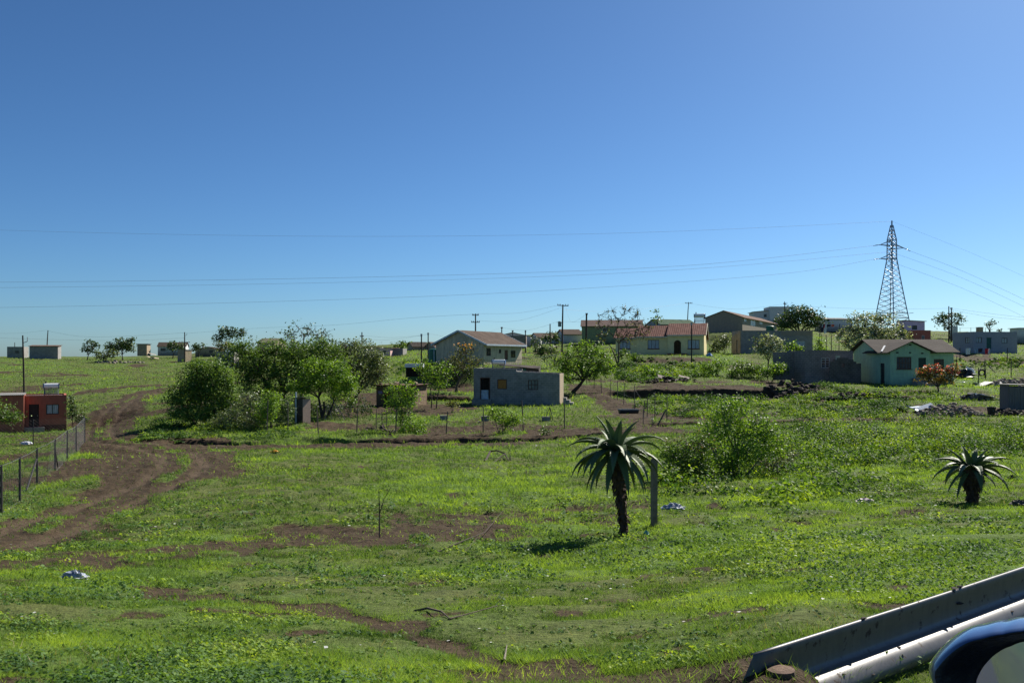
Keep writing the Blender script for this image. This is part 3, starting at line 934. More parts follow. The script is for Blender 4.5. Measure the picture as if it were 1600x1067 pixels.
MUD = plaster('mud_wall', (0.186, 0.126, 0.084), (0.108, 0.072, 0.048), .6)
TIN = corrugated('grey_corrugated', (0.150, 0.150, 0.143), (0.270, 0.262, 0.247))
RUST = corrugated('rusty_corrugated', (0.110, 0.055, 0.036), (0.165, 0.127, 0.105))
DARKROOF = corrugated('dark_sheet_roof', (0.038, 0.032, 0.027), (0.084, 0.070, 0.059), metal=0)
BROWNROOF = corrugated('brown_sheet_roof', (0.056, 0.038, 0.028), (0.105, 0.077, 0.059), metal=0)
GREENROOF = corrugated('green_sheet_roof', (0.036, 0.072, 0.042), (0.066, 0.114, 0.066), metal=0)
REDROOF = corrugated('faded_red_roof', (.085, .056, .048), (.13, .09, .078))
REDTILE = tile_roof('red_roof_tiles', (.185, .085, .066), (.235, .135, .112), (.10, .05, .04))
BROWNTILE = tile_roof('brown_roof_tiles', (0.070, 0.055, 0.043), (0.105, 0.083, 0.066), (0.035, 0.028, 0.022))
MINTROOF = corrugated('brown_asbestos_roof', (0.041, 0.034, 0.030), (0.074, 0.063, 0.055), metal=0, pitch=.18)
PALE_BLUE = plain('pale_blue_board', (.42, .50, .58), .6)
PLANK_BARE = plain('bare_orange_board', (.36, .16, .035), .7, .4, 5, stretch=(6, 6, .7))

def solar_heater(label, loc, rz, s=1.0, back=False):
    """roof water heater: tank over a tilted collector on a stand"""
    e = empty('solar_water_heater', loc, label, 'water heater', 'solar water heaters on the roofs', rz)
    m = MB(); m.lathe([(.0, -.62 * s), (.20 * s, -.62 * s), (.23 * s, -.58 * s), (.23 * s, .58 * s), (.20 * s, .62 * s), (0, .62 * s)], 18, (0, .1 * s, .95 * s), 'x')
    m.build('tank', plain('tank_white', (.70, .72, .74), .35, .06), e, smooth=False)
    cap = plain('tank_cap', (.10, .16, .30), .5)
    for x0, x1 in ((-.70, -.622), (.622, .70)):
        m = MB(); m.box(x0 * s, x1 * s, -.12 * s, .32 * s, .74 * s, 1.16 * s); m.build('end_cap', cap, e)
    m = MB()
    for i in range(12):
        x = (-.55 + i * .1) * s
        m.tube([(x, -.5 * s, .06 * s), (x, .02 * s, .80 * s)], .028 * s, 6)
    m.build('collector', plain('collector_tubes', (.07, .08, .09), .25, .3, 3, .3), e)
    m = MB()
    for x in (-.6, .6):
        m.bar((x * s, -.52 * s, 0), (x * s, .28 * s, .02 * s), .04 * s); m.bar((x * s, .26 * s, 0), (x * s, .26 * s, .74 * s), .04 * s); m.bar((x * s, -.5 * s, .02 * s), (x * s, .04 * s, .76 * s), .04 * s)
    m.bar((-.6 * s, .26 * s, .3 * s), (.6 * s, .26 * s, .3 * s), .03 * s); m.bar((-.6 * s, -.5 * s, .02 * s), (.6 * s, -.5 * s, .02 * s), .03 * s)
    m.build('stand', METAL, e)
    m = MB(); m.tube([(-.45 * s, .1 * s, 1.17 * s), (-.45 * s, .1 * s, 1.38 * s)], .06 * s, 8)
    m.build('filler_cap', plain('black_plastic', (.02, .02, .02), .5), e)
    return e

def water_tank(label, loc, r, hgt):
    e = empty('water_tank', loc, label, 'water tank', 'green water tanks')
    pr = [(r, 0)]
    n = 7
    for i in range(n):
        z = hgt * .86 * i / n
        pr += [(r, z + .01), (r * .97, z + hgt * .86 / n * .5), (r, z + hgt * .86 / n)]
    m = MB(); m.lathe(pr + [(r * .85, hgt * .93), (r * .3, hgt)], 24)
    m.build('barrel', plain('green_plastic', (.012, .11, .075), .45, .2), e, smooth=True)
    m = MB(); m.lathe([(r * .28, hgt * .99), (r * .28, hgt * 1.04), (r * .1, hgt * 1.05)], 14); m.build('lid', plain('black_lid', (.02, .02, .02), .5), e)

# --- the grey block house with an empty doorway
def block_house():
    h = House('block_house', 'unplastered grey block house with black doorway and orange boarded window', (740, 631.5), 80, -8, 7.95, 4.2, 'house')
    h.L = h.on('front', 874.5)
    hz = lambda px, py: h.on('front', px, py)
    doorh = (hz(751, 590)[0], hz(765, 624)[0], hz(765, 623.5)[1], hz(751, 590)[1])
    w1 = (hz(777, 592)[0], hz(792, 608)[0], hz(792, 608)[1], hz(777, 592.5)[1])
    w2 = (hz(825, 593)[0], hz(841, 609)[0], hz(841, 609)[1], hz(825, 593.5)[1])
    st = hz(807, 577)[0]
    zl, zl2, zr, ze = hz(741, 575)[1], hz(806, 576.5)[1], hz(808, 580.5)[1], hz(873, 584)[1]
    wb = MB()
    wall_side(wb, h.frame('front'), 0, h.L, [(0, zl), (st - 1e-4, zl2), (st, zr), (h.L, ze)], [doorh, w1, w2], .19)
    wall_side(wb, h.frame('back'), 0, h.L, [(0, zl), (st - 1e-4, zl2), (st, zr), (h.L, ze)], [], .19)
    wall_side(wb, h.frame('left'), .19, h.W - .19, flat_profile(0, h.W, zl - .02), [], .19)
    wb.build('wall', GREY_BLOCK, h.e)
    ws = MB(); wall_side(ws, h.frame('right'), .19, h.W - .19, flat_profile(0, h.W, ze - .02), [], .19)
    o = ws.build('wall', TAN_BLOCK, h.e); o['label'] = 'end wall coloured lighter tan as the sunlit side'  # end of the grey house, its sunlit tone put into a tan block colour
    r = MB(); r.box(.2, st, .2, h.W - .2, zl2 - .3, zl2 - .22); r.box(st + .01, h.L - .2, .2, h.W - .2, ze - .26, ze - .18)
    r.build('roof', TIN, h.e)
    fr = h.frame('front')
    m = MB(); fbox(m, fr, doorh[0] + .02, doorh[1] - .12, doorh[2], doorh[2] + (doorh[3] - doorh[2]) * .42, .1, .13)
    m.build('door', PALE_BLUE, h.e)['label'] = 'pale half door in the lower doorway'
    m = MB(); fbox(m, fr, doorh[0] - .04, doorh[0] + .03, doorh[2], doorh[3], -.02, .1); fbox(m, fr, doorh[1] - .03, doorh[1] + .04, doorh[2], doorh[3], -.02, .1); fbox(m, fr, doorh[0] + .03, doorh[1] - .03, doorh[3] - .06, doorh[3] + .02, -.02, .1)
    m.build('door_frame', FRAME_BROWN, h.e)
    w = window(h, fr, w1, FRAME_BROWN, PLANK_BARE, 1, 1, label='window closed with orange boards')
    window(h, fr, w2, FRAME_BROWN, plain('hazy_glass', (.16, .18, .17), .35, .4, 4), 3, 2)
    m = MB(); fbox(m, fr, .0, doorh[1] + .25, -.9, doorh[2] - .02, -.9, -.003); fbox(m, fr, doorh[0] - .2, doorh[1] + .1, -.9, doorh[2] - .2, -1.25, -.903)
    m.build('doorstep', CONCRETE, h.e)
    p = h.e.matrix_basis @ Vector((h.on('front', 776), 1.1, zl2 - .22))
    solar_heater('solar water heater with pale tank on the grey block house roof', p, h.a, .9)
    # block steps at the end wall
    s = MB()
    for i, (n, hh) in enumerate(((0, .62), (1, .42), (2, .2))):
        s.box(.28 + n * .3, .56 + n * .3, -.1, .85, -.4, hh)
    o = s.build('block_steps', GREY_BLOCK)
    o.location = h.e.matrix_basis @ Vector((h.L, .4, 0)); o.rotation_euler.z = h.a
    tag(o, 'stack of grey blocks stepping down beside the tan end wall', 'blocks')
block_house()

# --- the orange red house at the left edge
def red_house():
    h = House('flat_roofed_house', 'orange red flat roofed house with black door and curtained window', (38, 670), 82, 27, 3.9, 4.5, 'house')
    h.L = h.on('front', 104)
    hz = lambda px, py: h.on('front', px, py)
    top = hz(70, 617.5)[1]
    dr = (hz(45, 632)[0], hz(61, 632)[0], hz(55, 666.5)[1], hz(50, 631.5)[1])
    wn_ = (hz(72, 632)[0], hz(92, 632)[0], hz(82, 647)[1], hz(82, 631.5)[1])
    wb = MB()
    wall_side(wb, h.frame('front'), 0, h.L, flat_profile(0, h.L, top), [dr, wn_])
    wall_side(wb, h.frame('back'), 0, h.L, flat_profile(0, h.L, top), [])
    wall_side(wb, h.frame('right'), .2, h.W - .2, flat_profile(0, h.W, top), [])
    # the wing that steps forward on the left
    fl = lambda u, z, n: (u, -1.35 + n, z)
    wall_side(wb, fl, -7.5, -.0, flat_profile(-9, 9, top + .06), [])
    wall_side(wb, lambda u, z, n: (-n, u, z), -1.15, h.W, flat_profile(-9, 9, top + .06), [])
    wall_side(wb, lambda u, z, n: (u, h.W - n, z), -7.5, -.2, flat_profile(-9, 9, top + .06), [])
    wall_side(wb, lambda u, z, n: (-7.5 + n, u, z), -1.15, h.W - .2, flat_profile(-9, 9, top + .06), [])
    wb.build('wall', RED_PLASTER, h.e)
    r = MB(); r.box(.0, h.L - .2, .2, h.W - .2, top - .2, top - .12); r.box(-7.6, .05, -1.5, h.W + .05, top + .065, top + .13)
    r.build('roof', TIN, h.e)
    fr = h.frame('front')
    door(h, fr, dr, DOOR_DARK)
    window(h, fr, wn_, FRAME_DARK, GLASS_PALE, 2, 1)
    m = MB(); fbox(m, fr, dr[0] - .35, dr[1] + .45, -1, dr[2] - .03, -1.0, -.003); m.build('doorstep', CONCRETE, h.e)
    m = MB(); fbox(m, fr, dr[1] + .2, h.L, -1, .3, -.03, -.004); m.build('plinth', plain('dark_plinth', (.10, .035, .03), .9), h.e)
    p = h.e.matrix_basis @ Vector((h.on('front', 80, off=1.0), 1.6, top - .12))
    solar_heater('solar water heater on the orange red house, tank white', p, h.a, 1.0)
red_house()

# --- the stained cream gable house
def cream_house():
    h = House('gable_house', 'stained cream gable house with brown roof and pale bargeboards', (756, 570), 105, 64, 10.4, 6.5, 'house')
    hz = lambda s, px, py: h.on(s, px, py)
    eave = 2.55
    ridge = 1.45
    F_ = lambda a, b, c, dd: (hz('front', a, c)[0], hz('front', b, c)[0], hz('front', b, dd)[1], hz('front', a, c)[1])
    w1, w2, w3 = F_(760, 767, 543.5, 556), F_(779.5, 783, 545.5, 552), F_(798, 805.5, 547.5, 559)
    dr = F_(788.5, 794, 547, 562)
    wb = MB()
    wall_side(wb, h.frame('front'), 0, h.L, flat_profile(0, h.L, eave), [w1, w2, w3, dr])
    wall_side(wb, h.frame('back'), 0, h.L, flat_profile(0, h.L, eave), [])
    for s in ('left', 'right'): wall_side(wb, h.frame(s), .2, h.W - .2, ridge_profile(0, h.W, eave, eave + ridge), [])
    wb.build('wall', CREAM_STAINED, h.e)
    r = MB(); gable_roof_x(r, 0, h.L, 0, h.W, eave, eave + ridge, .5, .35); r.build('roof', BROWNROOF, h.e)
    m = MB()
    sl = ridge / (h.W / 2)
    for x in (-.39, h.L + .39):
        m.bar((x, -.5, eave - .5 * sl + .04), (x, h.W / 2, eave + ridge + .04), .05, .2); m.bar((x, h.W / 2, eave + ridge + .04), (x, h.W + .5, eave - .5 * sl + .04), .05, .2)
    m.bar((-.35, -.54, eave - .5 * sl + .02), (h.L + .35, -.54, eave - .5 * sl + .02), .05, .2)
    m.build('bargeboard', PALE_BLUE, h.e)
    fr = h.frame('front')
    for w in (w1, w3): window(h, fr, w, FRAME_DARK, GLASS_DARK, 2, 1)
    window(h, fr, w2, FRAME_DARK, GLASS_DARK, 1, 1)
    door(h, fr, dr, DOOR_BROWN)
    fl = h.frame('left')
    p = h.e.matrix_basis @ Vector((-1.0, h.W - .1, -.4))
    q = P(679, 566, 110)
    water_tank('green water tank beside the gable of the stained cream house', Vector((q.x, q.y, q.z)), .75, 1.7)
    m = MB(); m.tube([(-.12, h.W + .2, -1), (-.12, h.W + .2, eave - .2)], .05, 8)
    m.build('downpipe', PALE_BLUE, h.e)
cream_house()

# --- the yellow house with the red tiled roof
def yellow_house():
    h = House('tiled_roof_house', 'yellow house with red tiled roof and arched porch on the hill', (962, 556), 135, -15, 14, 7, 'house')
    hz = lambda px, py: h.on('front', px, py)
    xa, xb, xc = 0, hz(995, 540)[0], hz(1044, 540)[0]
    xd = h.on('front', 1100, off=-.9)
    h.L = xd
    e1, e2, e3 = hz(975, 527.5)[1], hz(1015, 525.5)[1], hz(1070, 523)[1]
    # front planes: left and middle sections at y=0 and -.35, right section at y=-.9
    F_ = lambda a, b, c, dd, off: (h.on('front', a, c, off)[0], h.on('front', b, c, off)[0], h.on('front', b, dd, off)[1], h.on('front', a, c, off)[1])
    w1, w2, w3 = F_(968, 985, 531.5, 545, 0), F_(1012, 1030, 531, 545, -.35), F_(1074.5, 1093, 531, 545, -.9)
    ar = F_(1053, 1064, 531.5, 552, -.9)
    wb = MB()
    fm, fr_ = h.frame('front', -.35), h.frame('front', -.9)
    wall_side(wb, h.frame('front'), xa, xb - .001, flat_profile(-1, 30, e1), [w1])
    wall_side(wb, fm, xb, xc - .001, flat_profile(-1, 30, e2), [w2])
    # arched porch opening: approximate the arch with narrow steps
    holes = [w3]
    cx, rad = (ar[0] + ar[1]) / 2, (ar[1] - ar[0]) / 2
    n = 10
    for i in range(n):
        a = ar[0] + (ar[1] - ar[0]) * i / n; b = ar[0] + (ar[1] - ar[0]) * (i + 1) / n
        m_ = (a + b) / 2 - cx
        holes.append((a, b, ar[2], ar[3] - rad + math.sqrt(max(rad * rad - m_ * m_, 0))))
    wall_side(wb, fr_, xc, xd, flat_profile(-1, 30, e3), holes)
    wall_side(wb, h.frame('back'), xa, xd, flat_profile(-1, 30, e1), [])
    r1, r2, r3 = e1 + 1.35, e2 + 1.55, e3 + 1.65
    wall_side(wb, h.frame('left'), .2, h.W - .2, ridge_profile(0, h.W, e1, r1), [])
    ym = (h.W - .9) / 2
    wall_side(wb, lambda u, z, n_: (xd - n_, u, z), -.7, h.W - .2, [(-.9, e3), (ym, r3), (h.W, e1)], [])
    wall_side(wb, lambda u, z, n_: (xc + n_, u, z), -.7, h.W - .2, [(-.9, e3), (ym, r3), (h.W, e1)], [])
    wall_side(wb, lambda u, z, n_: (xb + n_, u, z), -.15, h.W - .2, [(-.35, e2), (ym, r2), (h.W, e1)], [])
    wb.build('wall', YELLOW, h.e)
    # roof in three steps, each on its own slope, with tile rows running down
    for (x0, x1, y0, ev, rg, ox0, ox1) in ((xa, xb, 0, e1, r1, .3, -.001), (xb, xc, -.35, e2, r2, .12, -.001), (xc, xd, -.9, e3, r3, .15, .3)):
        rb = MB()
        for (ya, za, yb, zb_) in ((y0 - .4, ev - .4 * (rg - ev) / (ym - y0), ym, rg), (ym, rg, h.W + .4, e1 - .3)):
            k = len(rb.v)
            for x in (x0 - ox0, x1 + ox1):
                rb.v += [(x, ya, za + .02), (x, yb, zb_ + .02), (x, yb, zb_ + .14), (x, ya, za + .14)]
            for f in ((0, 1, 2, 3), (7, 6, 5, 4), (0, 4, 5, 1), (2, 6, 7, 3), (0, 3, 7, 4), (1, 5, 6, 2)): rb.f.append(tuple(k + i for i in f))
        rb.build('roof', REDTILE, h.e)
    m = MB()
    for (x0, x1, y0, ev, rg) in ((xa, xb, 0, e1, r1), (xb, xc, -.35, e2, r2), (xc, xd, -.9, e3, r3)):
        z = ev - .4 * (rg - ev) / (ym - y0)
        m.box(x0 + .02, x1 - .02, y0 - .47, y0 - .41, z - .06, z + .13)
    for s_ in (0, 1):
        pass
    m.bar((xd + .33, -1.3, e3 - .2), (xd + .33, ym, r3 + .06), .05, .22); m.bar((xd + .33, ym, r3 + .06), (xd + .33, h.W + .4, e1 - .25), .05, .22)
    m.build('fascia', plain('pale_fascia', (.55, .52, .42), .6), h.e)
    sill = plain('red_sill', (.20, .05, .035), .7)
    window(h, h.frame('front'), w1, FRAME_BROWN, GLASS_PALE, 3, 1, sill)
    window(h, fm, w2, FRAME_BROWN, GLASS_PALE, 3, 1, sill)
    window(h, fr_, w3, FRAME_BROWN, GLASS_PALE, 3, 1, sill)
    m = MB(); fbox(m, fr_, ar[0] - .1, ar[1] + .1, ar[2], ar[3] + .1, .5, .56)
    for i in range(3):
        u = ar[0] + (ar[1] - ar[0]) * (.2 + .3 * i)
        fbox(m, fr_, u - .03, u + .03, ar[2] + .1, ar[3] - .1, .46, .499)
    m.build('door', DOOR_BROWN, h.e)
    m = MB(); fbox(m, fr_, ar[0] - .9, ar[1] + .9, -.9, ar[2] - .01, -.7, -.003); fbox(m, fr_, ar[0] - 2.2, ar[1] + 1.2, -.9, ar[2] - .22, -1.2, -.703)
    m.build('step', plain('red_polished_step', (.17, .04, .03), .5), h.e)
yellow_house()

# --- the mint green house
def green_house():
    # origin: front left corner of the projecting bay
    h = House('green_house', 'mint green house with cross gable, dark brown roof and stained plaster', (1391, 603), 93, 2.5, 4.3, 9.0, 'house')
    bw = h.on('front', 1453.5)
    proj = 2.6
    hx = lambda px, py, off=0.0: h.on('front', px, py, off)
    L = h.on('front', 1490, off=proj)
    W = 9.0
    eave = hx(1400, 549)[1]; apex = hx(1422, 534.5)[1]
    e2 = eave + .05
    rid = h.on('left', 1356, 531.5)[1]
    F_ = lambda a, b, c, dd, off: (hx(a, c, off)[0], hx(b, c, off)[0], hx(b, dd, off)[1], hx(a, c, off)[1])
    wl = F_(1401, 1424, 557.5, 576.5, 0); dr = F_(1435, 1447, 559, 590, 0); w2 = F_(1459, 1475, 561, 577, proj)
    lt0, lt1 = h.on('left', 1382, 567)[0], h.on('left', 1375, 567)[0]
    ldr = (lt0, lt1, h.on('left', 1378, 602)[1], h.on('left', 1378, 567.5)[1])
    wb = MB()
    wall_side(wb, h.frame('front'), 0, bw, ridge_profile(0, bw, eave, apex), [wl, dr])
    fr2 = h.frame('front', proj)
    wall_side(wb, fr2, bw + .001, L, flat_profile(-1, 30, e2), [w2])
    wall_side(wb, lambda u, z, n: (bw - n, u, z), .2, proj, flat_profile(-1, 30, eave), [])
    ym = proj + (W - proj) / 2
    wall_side(wb, h.frame('left'), .2, W - .2, [(0, eave), (proj, eave), (ym, rid), (W, e2)], [ldr])
    wall_side(wb, lambda u, z, n: (L - n, u, z), proj + .2, W - .2, [(proj, e2), (ym, rid), (W, e2)], [])
    wall_side(wb, h.frame('back'), 0, L, flat_profile(-1, 30, e2), [])
    wb.build('wall', MINT, h.e)
    r = MB(); gable_roof_x(r, 0, L, proj, W, e2, rid, .55, .45, .08)
    r.build('roof', MINTROOF, h.e)
    r = MB(); gable_roof_y(r, 0, bw, 0, ym - .6, eave, apex, .5, .4, .08)
    r.build('roof', MINTROOF, h.e)
    m = MB(); m.bar((-.35, 1.2, eave + .02), (.55, 2.4, eave + .62), .18, .06)
    m.build('valley_flashing', plain('white_flashing', (.72, .72, .70), .4), h.e)
    fr = h.frame('front')
    window(h, fr, wl, FRAME_BROWN, plain('barred_glass', (.06, .065, .075), .25, .6, 4), 5, 2, FRAME_BROWN)
    window(h, fr2, w2, FRAME_BROWN, GLASS_DARK, 3, 1, FRAME_BROWN)
    door(h, fr, dr, plain('dark_green_door', (.015, .04, .03), .5))
    door(h, h.frame('left'), ldr, plain('dark_teal_door', (.018, .03, .03), .6))
    m = MB()
    for i in range(4): fbox(m, fr, dr[0] - .7 + .0 * i, dr[1] + .9, -.8, dr[2] - .03 - .2 * i, -.45 - .3 * i, -.003 - (.45 + .3 * (i - 1) if i else 0) )
    m.build('step', CONCRETE, h.e)
    for (px, py, o_) in ((1402, 551, 0), (1422, 551, 0), (1441, 552, 0), (1422, 539, 0)):
        m = MB(); u, z = hx(px, py); fbox(m, fr, u - .13, u + .13, z - .07, z + .07, -.012, -.003)
        m.build('air_brick', DARKNESS, h.e)
green_house()

# --- grey house at the right with green door
h = simple_house('grey_house', 'grey flat roofed house with green door behind the washing line', (1521, 553.5), 145, 4, 7.4, 6, 3.65, SLATE, CONCRETE, 'parapet',
    wins=[('front', 1525, 1534, 527, 535.5), ('front', 1565, 1574, 528, 536.5), ('left', 1508, 1515, 527.5, 536, 2, 2)], doors=[('front', 1541.5, 1549, 527.5, 546)],
    frame=FRAME_BROWN, pane=GLASS_PALE, doormat=plain('sea_green_door', (.015, .10, .085), .5))
# --- dark brown house on the brow
h = simple_house('hillside_house', 'dark brown gable house on the brow with rust edged roof', (1160, 523), 165, 64, -1214.5, 6.9, 3.2, DUN, RUST, 'gx', 1.25,
    wins=[('front', 1173, 1181, 500, 510), ('front', 1187, 1192, 502, 507), ('front', 1163, 1167, 498, 503)], doors=[('front', 1208, 1211, 505, 517)], frame=FRAME_WHITE, pane=GLASS_PALE, oh=.35)
h = simple_house('block_building', 'grey block building with a tan end wall behind flowering bush', (1158, 553), 134, 3, 10.9, 4.6, 3.5, GREY_BLOCK, TIN, 'parapet',
    wins=[('front', 1243, 1258, 533, 540, 2, 1)], pane=GLASS_PALE, frame=FRAME_WHITE)
ws = MB(); wall_side(ws, lambda u, z, n: (-.005 - n, u, z), .02, 4.5, [(0, 3.45), (4.6, 2.6)], [(1.2, 2.0, .1, 2.1)], .12)
o = ws.build('wall', TAN_BLOCK, h.e); o['label'] = 'tan end wall'
ws = MB(); ws.box(6.1, 10.92, -.012, -.003, 2.75, 3.5); o = ws.build('parapet_band', DUN, h.e)

# --- roofless ruin and its broken wall
def ruin():
    h = House('roofless_ruin', 'roofless brown block ruin with broken stepped wall beside green house', (1258, 596.5), 97, 0, 6.4, 5.0, 'ruin')
    hz = lambda px, py: h.on('front', px, py)
    T = hz(1290, 547.5)[1]
    w = (hz(1283, 559)[0], hz(1296.5, 559)[0], hz(1290, 574.5)[1], hz(1290, 559)[1])
    wb = MB()
    wall_side(wb, h.frame('front'), 0, 5.2, [(0, T + .08), (1.0, T + .03), (5.2, T - .03)], [w])
    wall_side(wb, h.frame('back'), 0, 5.2, flat_profile(0, 6, T), [])
    wall_side(wb, h.frame('left'), .2, 4.8, flat_profile(0, 6, T - .03), [])
    wb.build('wall', BROWN_BLOCK, h.e)
    fr = lambda u, z, n: (u, -1.6 + n, z)
    pts = [(1297, 566), (1303, 561), (1308, 559.5), (1313, 557.5), (1318, 560), (1326, 560.5), (1331, 562), (1334, 566), (1338, 567), (1345.5, 569)]
    pr = []
    for i, (a, b) in enumerate(pts):
        u, z = h.on('front', a, b, -1.6)
        z = round(z / .2) * .2
        if pr: pr.append((u - .001, pr[-1][1]))
        pr.append((u, z))
    hole = (h.on('front', 1315, 570, -1.6)[0], h.on('front', 1319.5, 570, -1.6)[0], h.on('front', 1315, 574, -1.6)[1], h.on('front', 1315, 568, -1.6)[1])
    wb = MB(); wall_side(wb, fr, pr[0][0], pr[-1][0], pr, [hole])
    o = wb.build('wall', block_wall('dark_brown_block', (.165, .135, .115), (.12, .10, .088), (.22, .19, .165), .4, .2, .5), h.e); o['label'] = 'broken front wall with stepped top and a hole'  # front wall coloured a darker brown than the walls behind
    window(h, h.frame('front'), w, FRAME_WHITE, GLASS_DARK, 2, 4)
    m = MB(); p = h.on('front', 1311, 559, -1.6); m.box(p[0] - .3, p[0] + .15, -1.5, -1.42, p[1] - .35, p[1] + .25)
    m.build('loose_board', plain('pale_board', (.5, .48, .36), .7), h.e)
    wl = House('garden_wall', 'low dark brown wall running left from the roofless ruin', (1208, 580), 101, -4, 3.4, .3, 'wall')
    m = MB(); m.box(0, wl.on('front', 1256), 0, .22, -1, wl.on('front', 1225, 550)[1]); m.build('wall', BROWN_BLOCK, wl.e); 
ruin()

# --- mud shack, tin latrine, board shed, low sheds
def mud_shack():
    h = House('mud_shack', 'mud walled shack with tin roof weighed down by stones', (588, 633), 79, -14, 4.0, 3.2, 'shack')
    h.L = h.on('front', 648)
    T = h.on('front', 610, 602)[1]
    hz = lambda px, py: h.on('front', px, py)
    red = (hz(600, 617)[0], hz(609, 617)[0], hz(605, 632)[1] + .05, hz(605, 613.5)[1])
    wb = MB()
    wall_side(wb, h.frame('front'), 0, h.L, flat_profile(-1, 9, T), [red])
    wall_side(wb, h.frame('back'), 0, h.L, flat_profile(-1, 9, T), [])
    wall_side(wb, h.frame('left'), .2, h.W - .2, flat_profile(-1, 9, T), [])
    wb.build('wall', MUD, h.e)
    wb = MB(); wall_side(wb, h.frame('right'), .2, h.W - .2, flat_profile(-1, 9, T), [])
    o = wb.build('wall', block_wall('laid_stone', (.34, .25, .16), (.24, .17, .11), (.13, .09, .06), .28, .13, .5), h.e); o['label'] = 'sunlit wall of laid stones'
    r = MB()
    for i in range(4):
        x0 = -.3 + i * (h.L + .5) / 4; z = T + .03 + .02 * (i % 2)
        r.box(x0, x0 + (h.L + .5) / 4 + .1, -.4, h.W + .3, z, z + .015)
    r.build('roof', RUST, h.e)
    m = MB(); m.box(red[0] + .05, red[1] - .05, .08, .1, red[2] + .7, red[3] - .02); m.build('curtain', plain('red_cloth', (.42, .02, .03), .8), h.e)
    m = MB(); q = hz(594, 613); m.box(q[0] - .18, q[0] + .2, -.03, -.004, q[1] - .1, q[1] + .12); m.build('poster', plain('lilac_paper', (.30, .24, .42), .8), h.e)
    for i in range(7):
        x, y = random.uniform(0, h.L), random.uniform(-.1, h.W)
        m = MB(); m.stone((0, 0, 0), random.uniform(.12, .24), .7)
        o = m.build('roof_stone', plain('roof_stone', (.30, .22, .16), .9)); o.location = h.e.matrix_basis @ Vector((x, y, T + .15))
        tag(o, 'stone weighing down the tin roof of the mud shack', 'stone', 'stones on the mud shack roof')
mud_shack()

def latrine():
    h = House('tin_latrine', 'narrow tin latrine with pale vent pipe beside leaning branches', (460, 659), 63, -33, 1.1, 1.0, 'latrine')
    hz = lambda px, py: h.on('front', px, py)
    # tarred front sheet, bleached right boards; shade and sun also put into their colours
    h.L = h.on('front', 473); h.W = .72
    m = MB(); m.box(0, h.L, 0, h.W, -.3, 1.62); m.build('wall', corrugated('tarred_sheet', (.045, .04, .036), (.09, .08, .07), 'y', .08, .7, 0), h.e)
    m = MB(); m.box(h.L + .004, h.L + .03, -.01, h.W, -.1, 1.62); m.build('door', plain('bleached_boards', (.36, .27, .21), .8, .3, 6, stretch=(12, 12, .6)), h.e)
    m = MB(); k = len(m.v); m.v += [(-.12, -.15, 1.66), (h.L + .15, -.15, 1.76), (h.L + .15, h.W + .1, 1.70), (-.12, h.W + .1, 1.62), (-.12, -.15, 1.69), (h.L + .15, -.15, 1.79), (h.L + .15, h.W + .1, 1.73), (-.12, h.W + .1, 1.65)]
    for q in ((0, 3, 2, 1), (4, 5, 6, 7), (0, 1, 5, 4), (1, 2, 6, 5), (2, 3, 7, 6), (3, 0, 4, 7)): m.f.append(tuple(k + i for i in q))
    m.build('roof', TIN, h.e)
    m = MB(); m.tube([(.24, -.08, -.2), (.24, -.08, 2.1)], .055, 10); m.build('vent_pipe', PALE_BLUE, h.e)
latrine()

def board_shed():
    h = House('board_shed', 'weathered board shed with grey lid roof at the right edge', (1577, 634), 66, -6, 2.4, 1.6, 'shed')
    T = h.on('front', 1585, 604)[1]
    m = MB()
    for i in range(12):
        x = i * .2; m.box(x, x + .185, 0 + .012 * (i % 2), .05, -.3, T - .02 * (i % 3))
    for i in range(8):
        m.box(-.03, .0, .06 + i * .19, .06 + i * .19 + .18, -.3, T + .1)
    m.box(0, 2.4, 1.55, 1.6, -.3, T); m.box(2.37, 2.4, .06, 1.54, -.3, T)
    m.build('wall', plain('grey_boards', (.17, .155, .14), .85, .35, 3, stretch=(10, 10, .5)), h.e)
    m = MB(); m.box(-.2, 2.6, -.15, 1.8, T + .12, T + .17); m.build('roof', TIN, h.e)
board_shed()

def low_sheds():
    h = House('chicken_coop', 'low coop with white sheet roof beyond the mud shack', (634, 583), 98, 0, 2.2, 1.4, 'coop')
    T = h.on('front', 640, 574)[1]
    h.L = h.on('front', 660)
    m = MB()
    for i in range(6): m.bar((.05 + i * (h.L - .1) / 5, 0, -.4), (.05 + i * (h.L - .1) / 5, 0, T), .08)
    m.box(0, h.L, .8, .85, -.4, T); m.build('wall', DARKNESS, h.e)
    m = MB(); m.box(-.1, h.L + .1, -.12, .95, T, T + .42); m.build('roof', plain('white_sheet', (.62, .66, .70), .5), h.e)
    h = House('tin_shed', 'low dark tin shed with green panel behind the grey block house', (783, 590), 89, -6, 4.4, 2.4, 'shed')
    T = h.on('front', 800, 573)[1]; h.L = h.on('front', 842)
    m = MB(); m.box(0, h.L, 0, h.W, -.5, T - .1); m.build('wall', plain('dark_boards', (.05, .045, .04), .9), h.e)
    m = MB(); k = len(m.v); m.v += [(-.2, -.3, T + .14), (h.L, -.3, T - .25), (h.L, h.W + .2, T + .0), (-.2, h.W + .2, T + .25), (-.2, -.3, T + .2), (h.L, -.3, T - .19), (h.L, h.W + .2, T + .06), (-.2, h.W + .2, T + .31)]
    for q in ((0, 3, 2, 1), (4, 5, 6, 7), (0, 1, 5, 4), (1, 2, 6, 5), (2, 3, 7, 6), (3, 0, 4, 7)): m.f.append(tuple(k + i for i in q))
    m.build('roof', DARKROOF, h.e)
    a, b = h.on('front', 809), h.on('front', 822)
    m = MB(); m.box(a, b, -.04, -.003, T - 1.0, T - .16); m.build('panel', plain('green_panel', (.01, .10, .06), .6), h.e)
low_sheds()

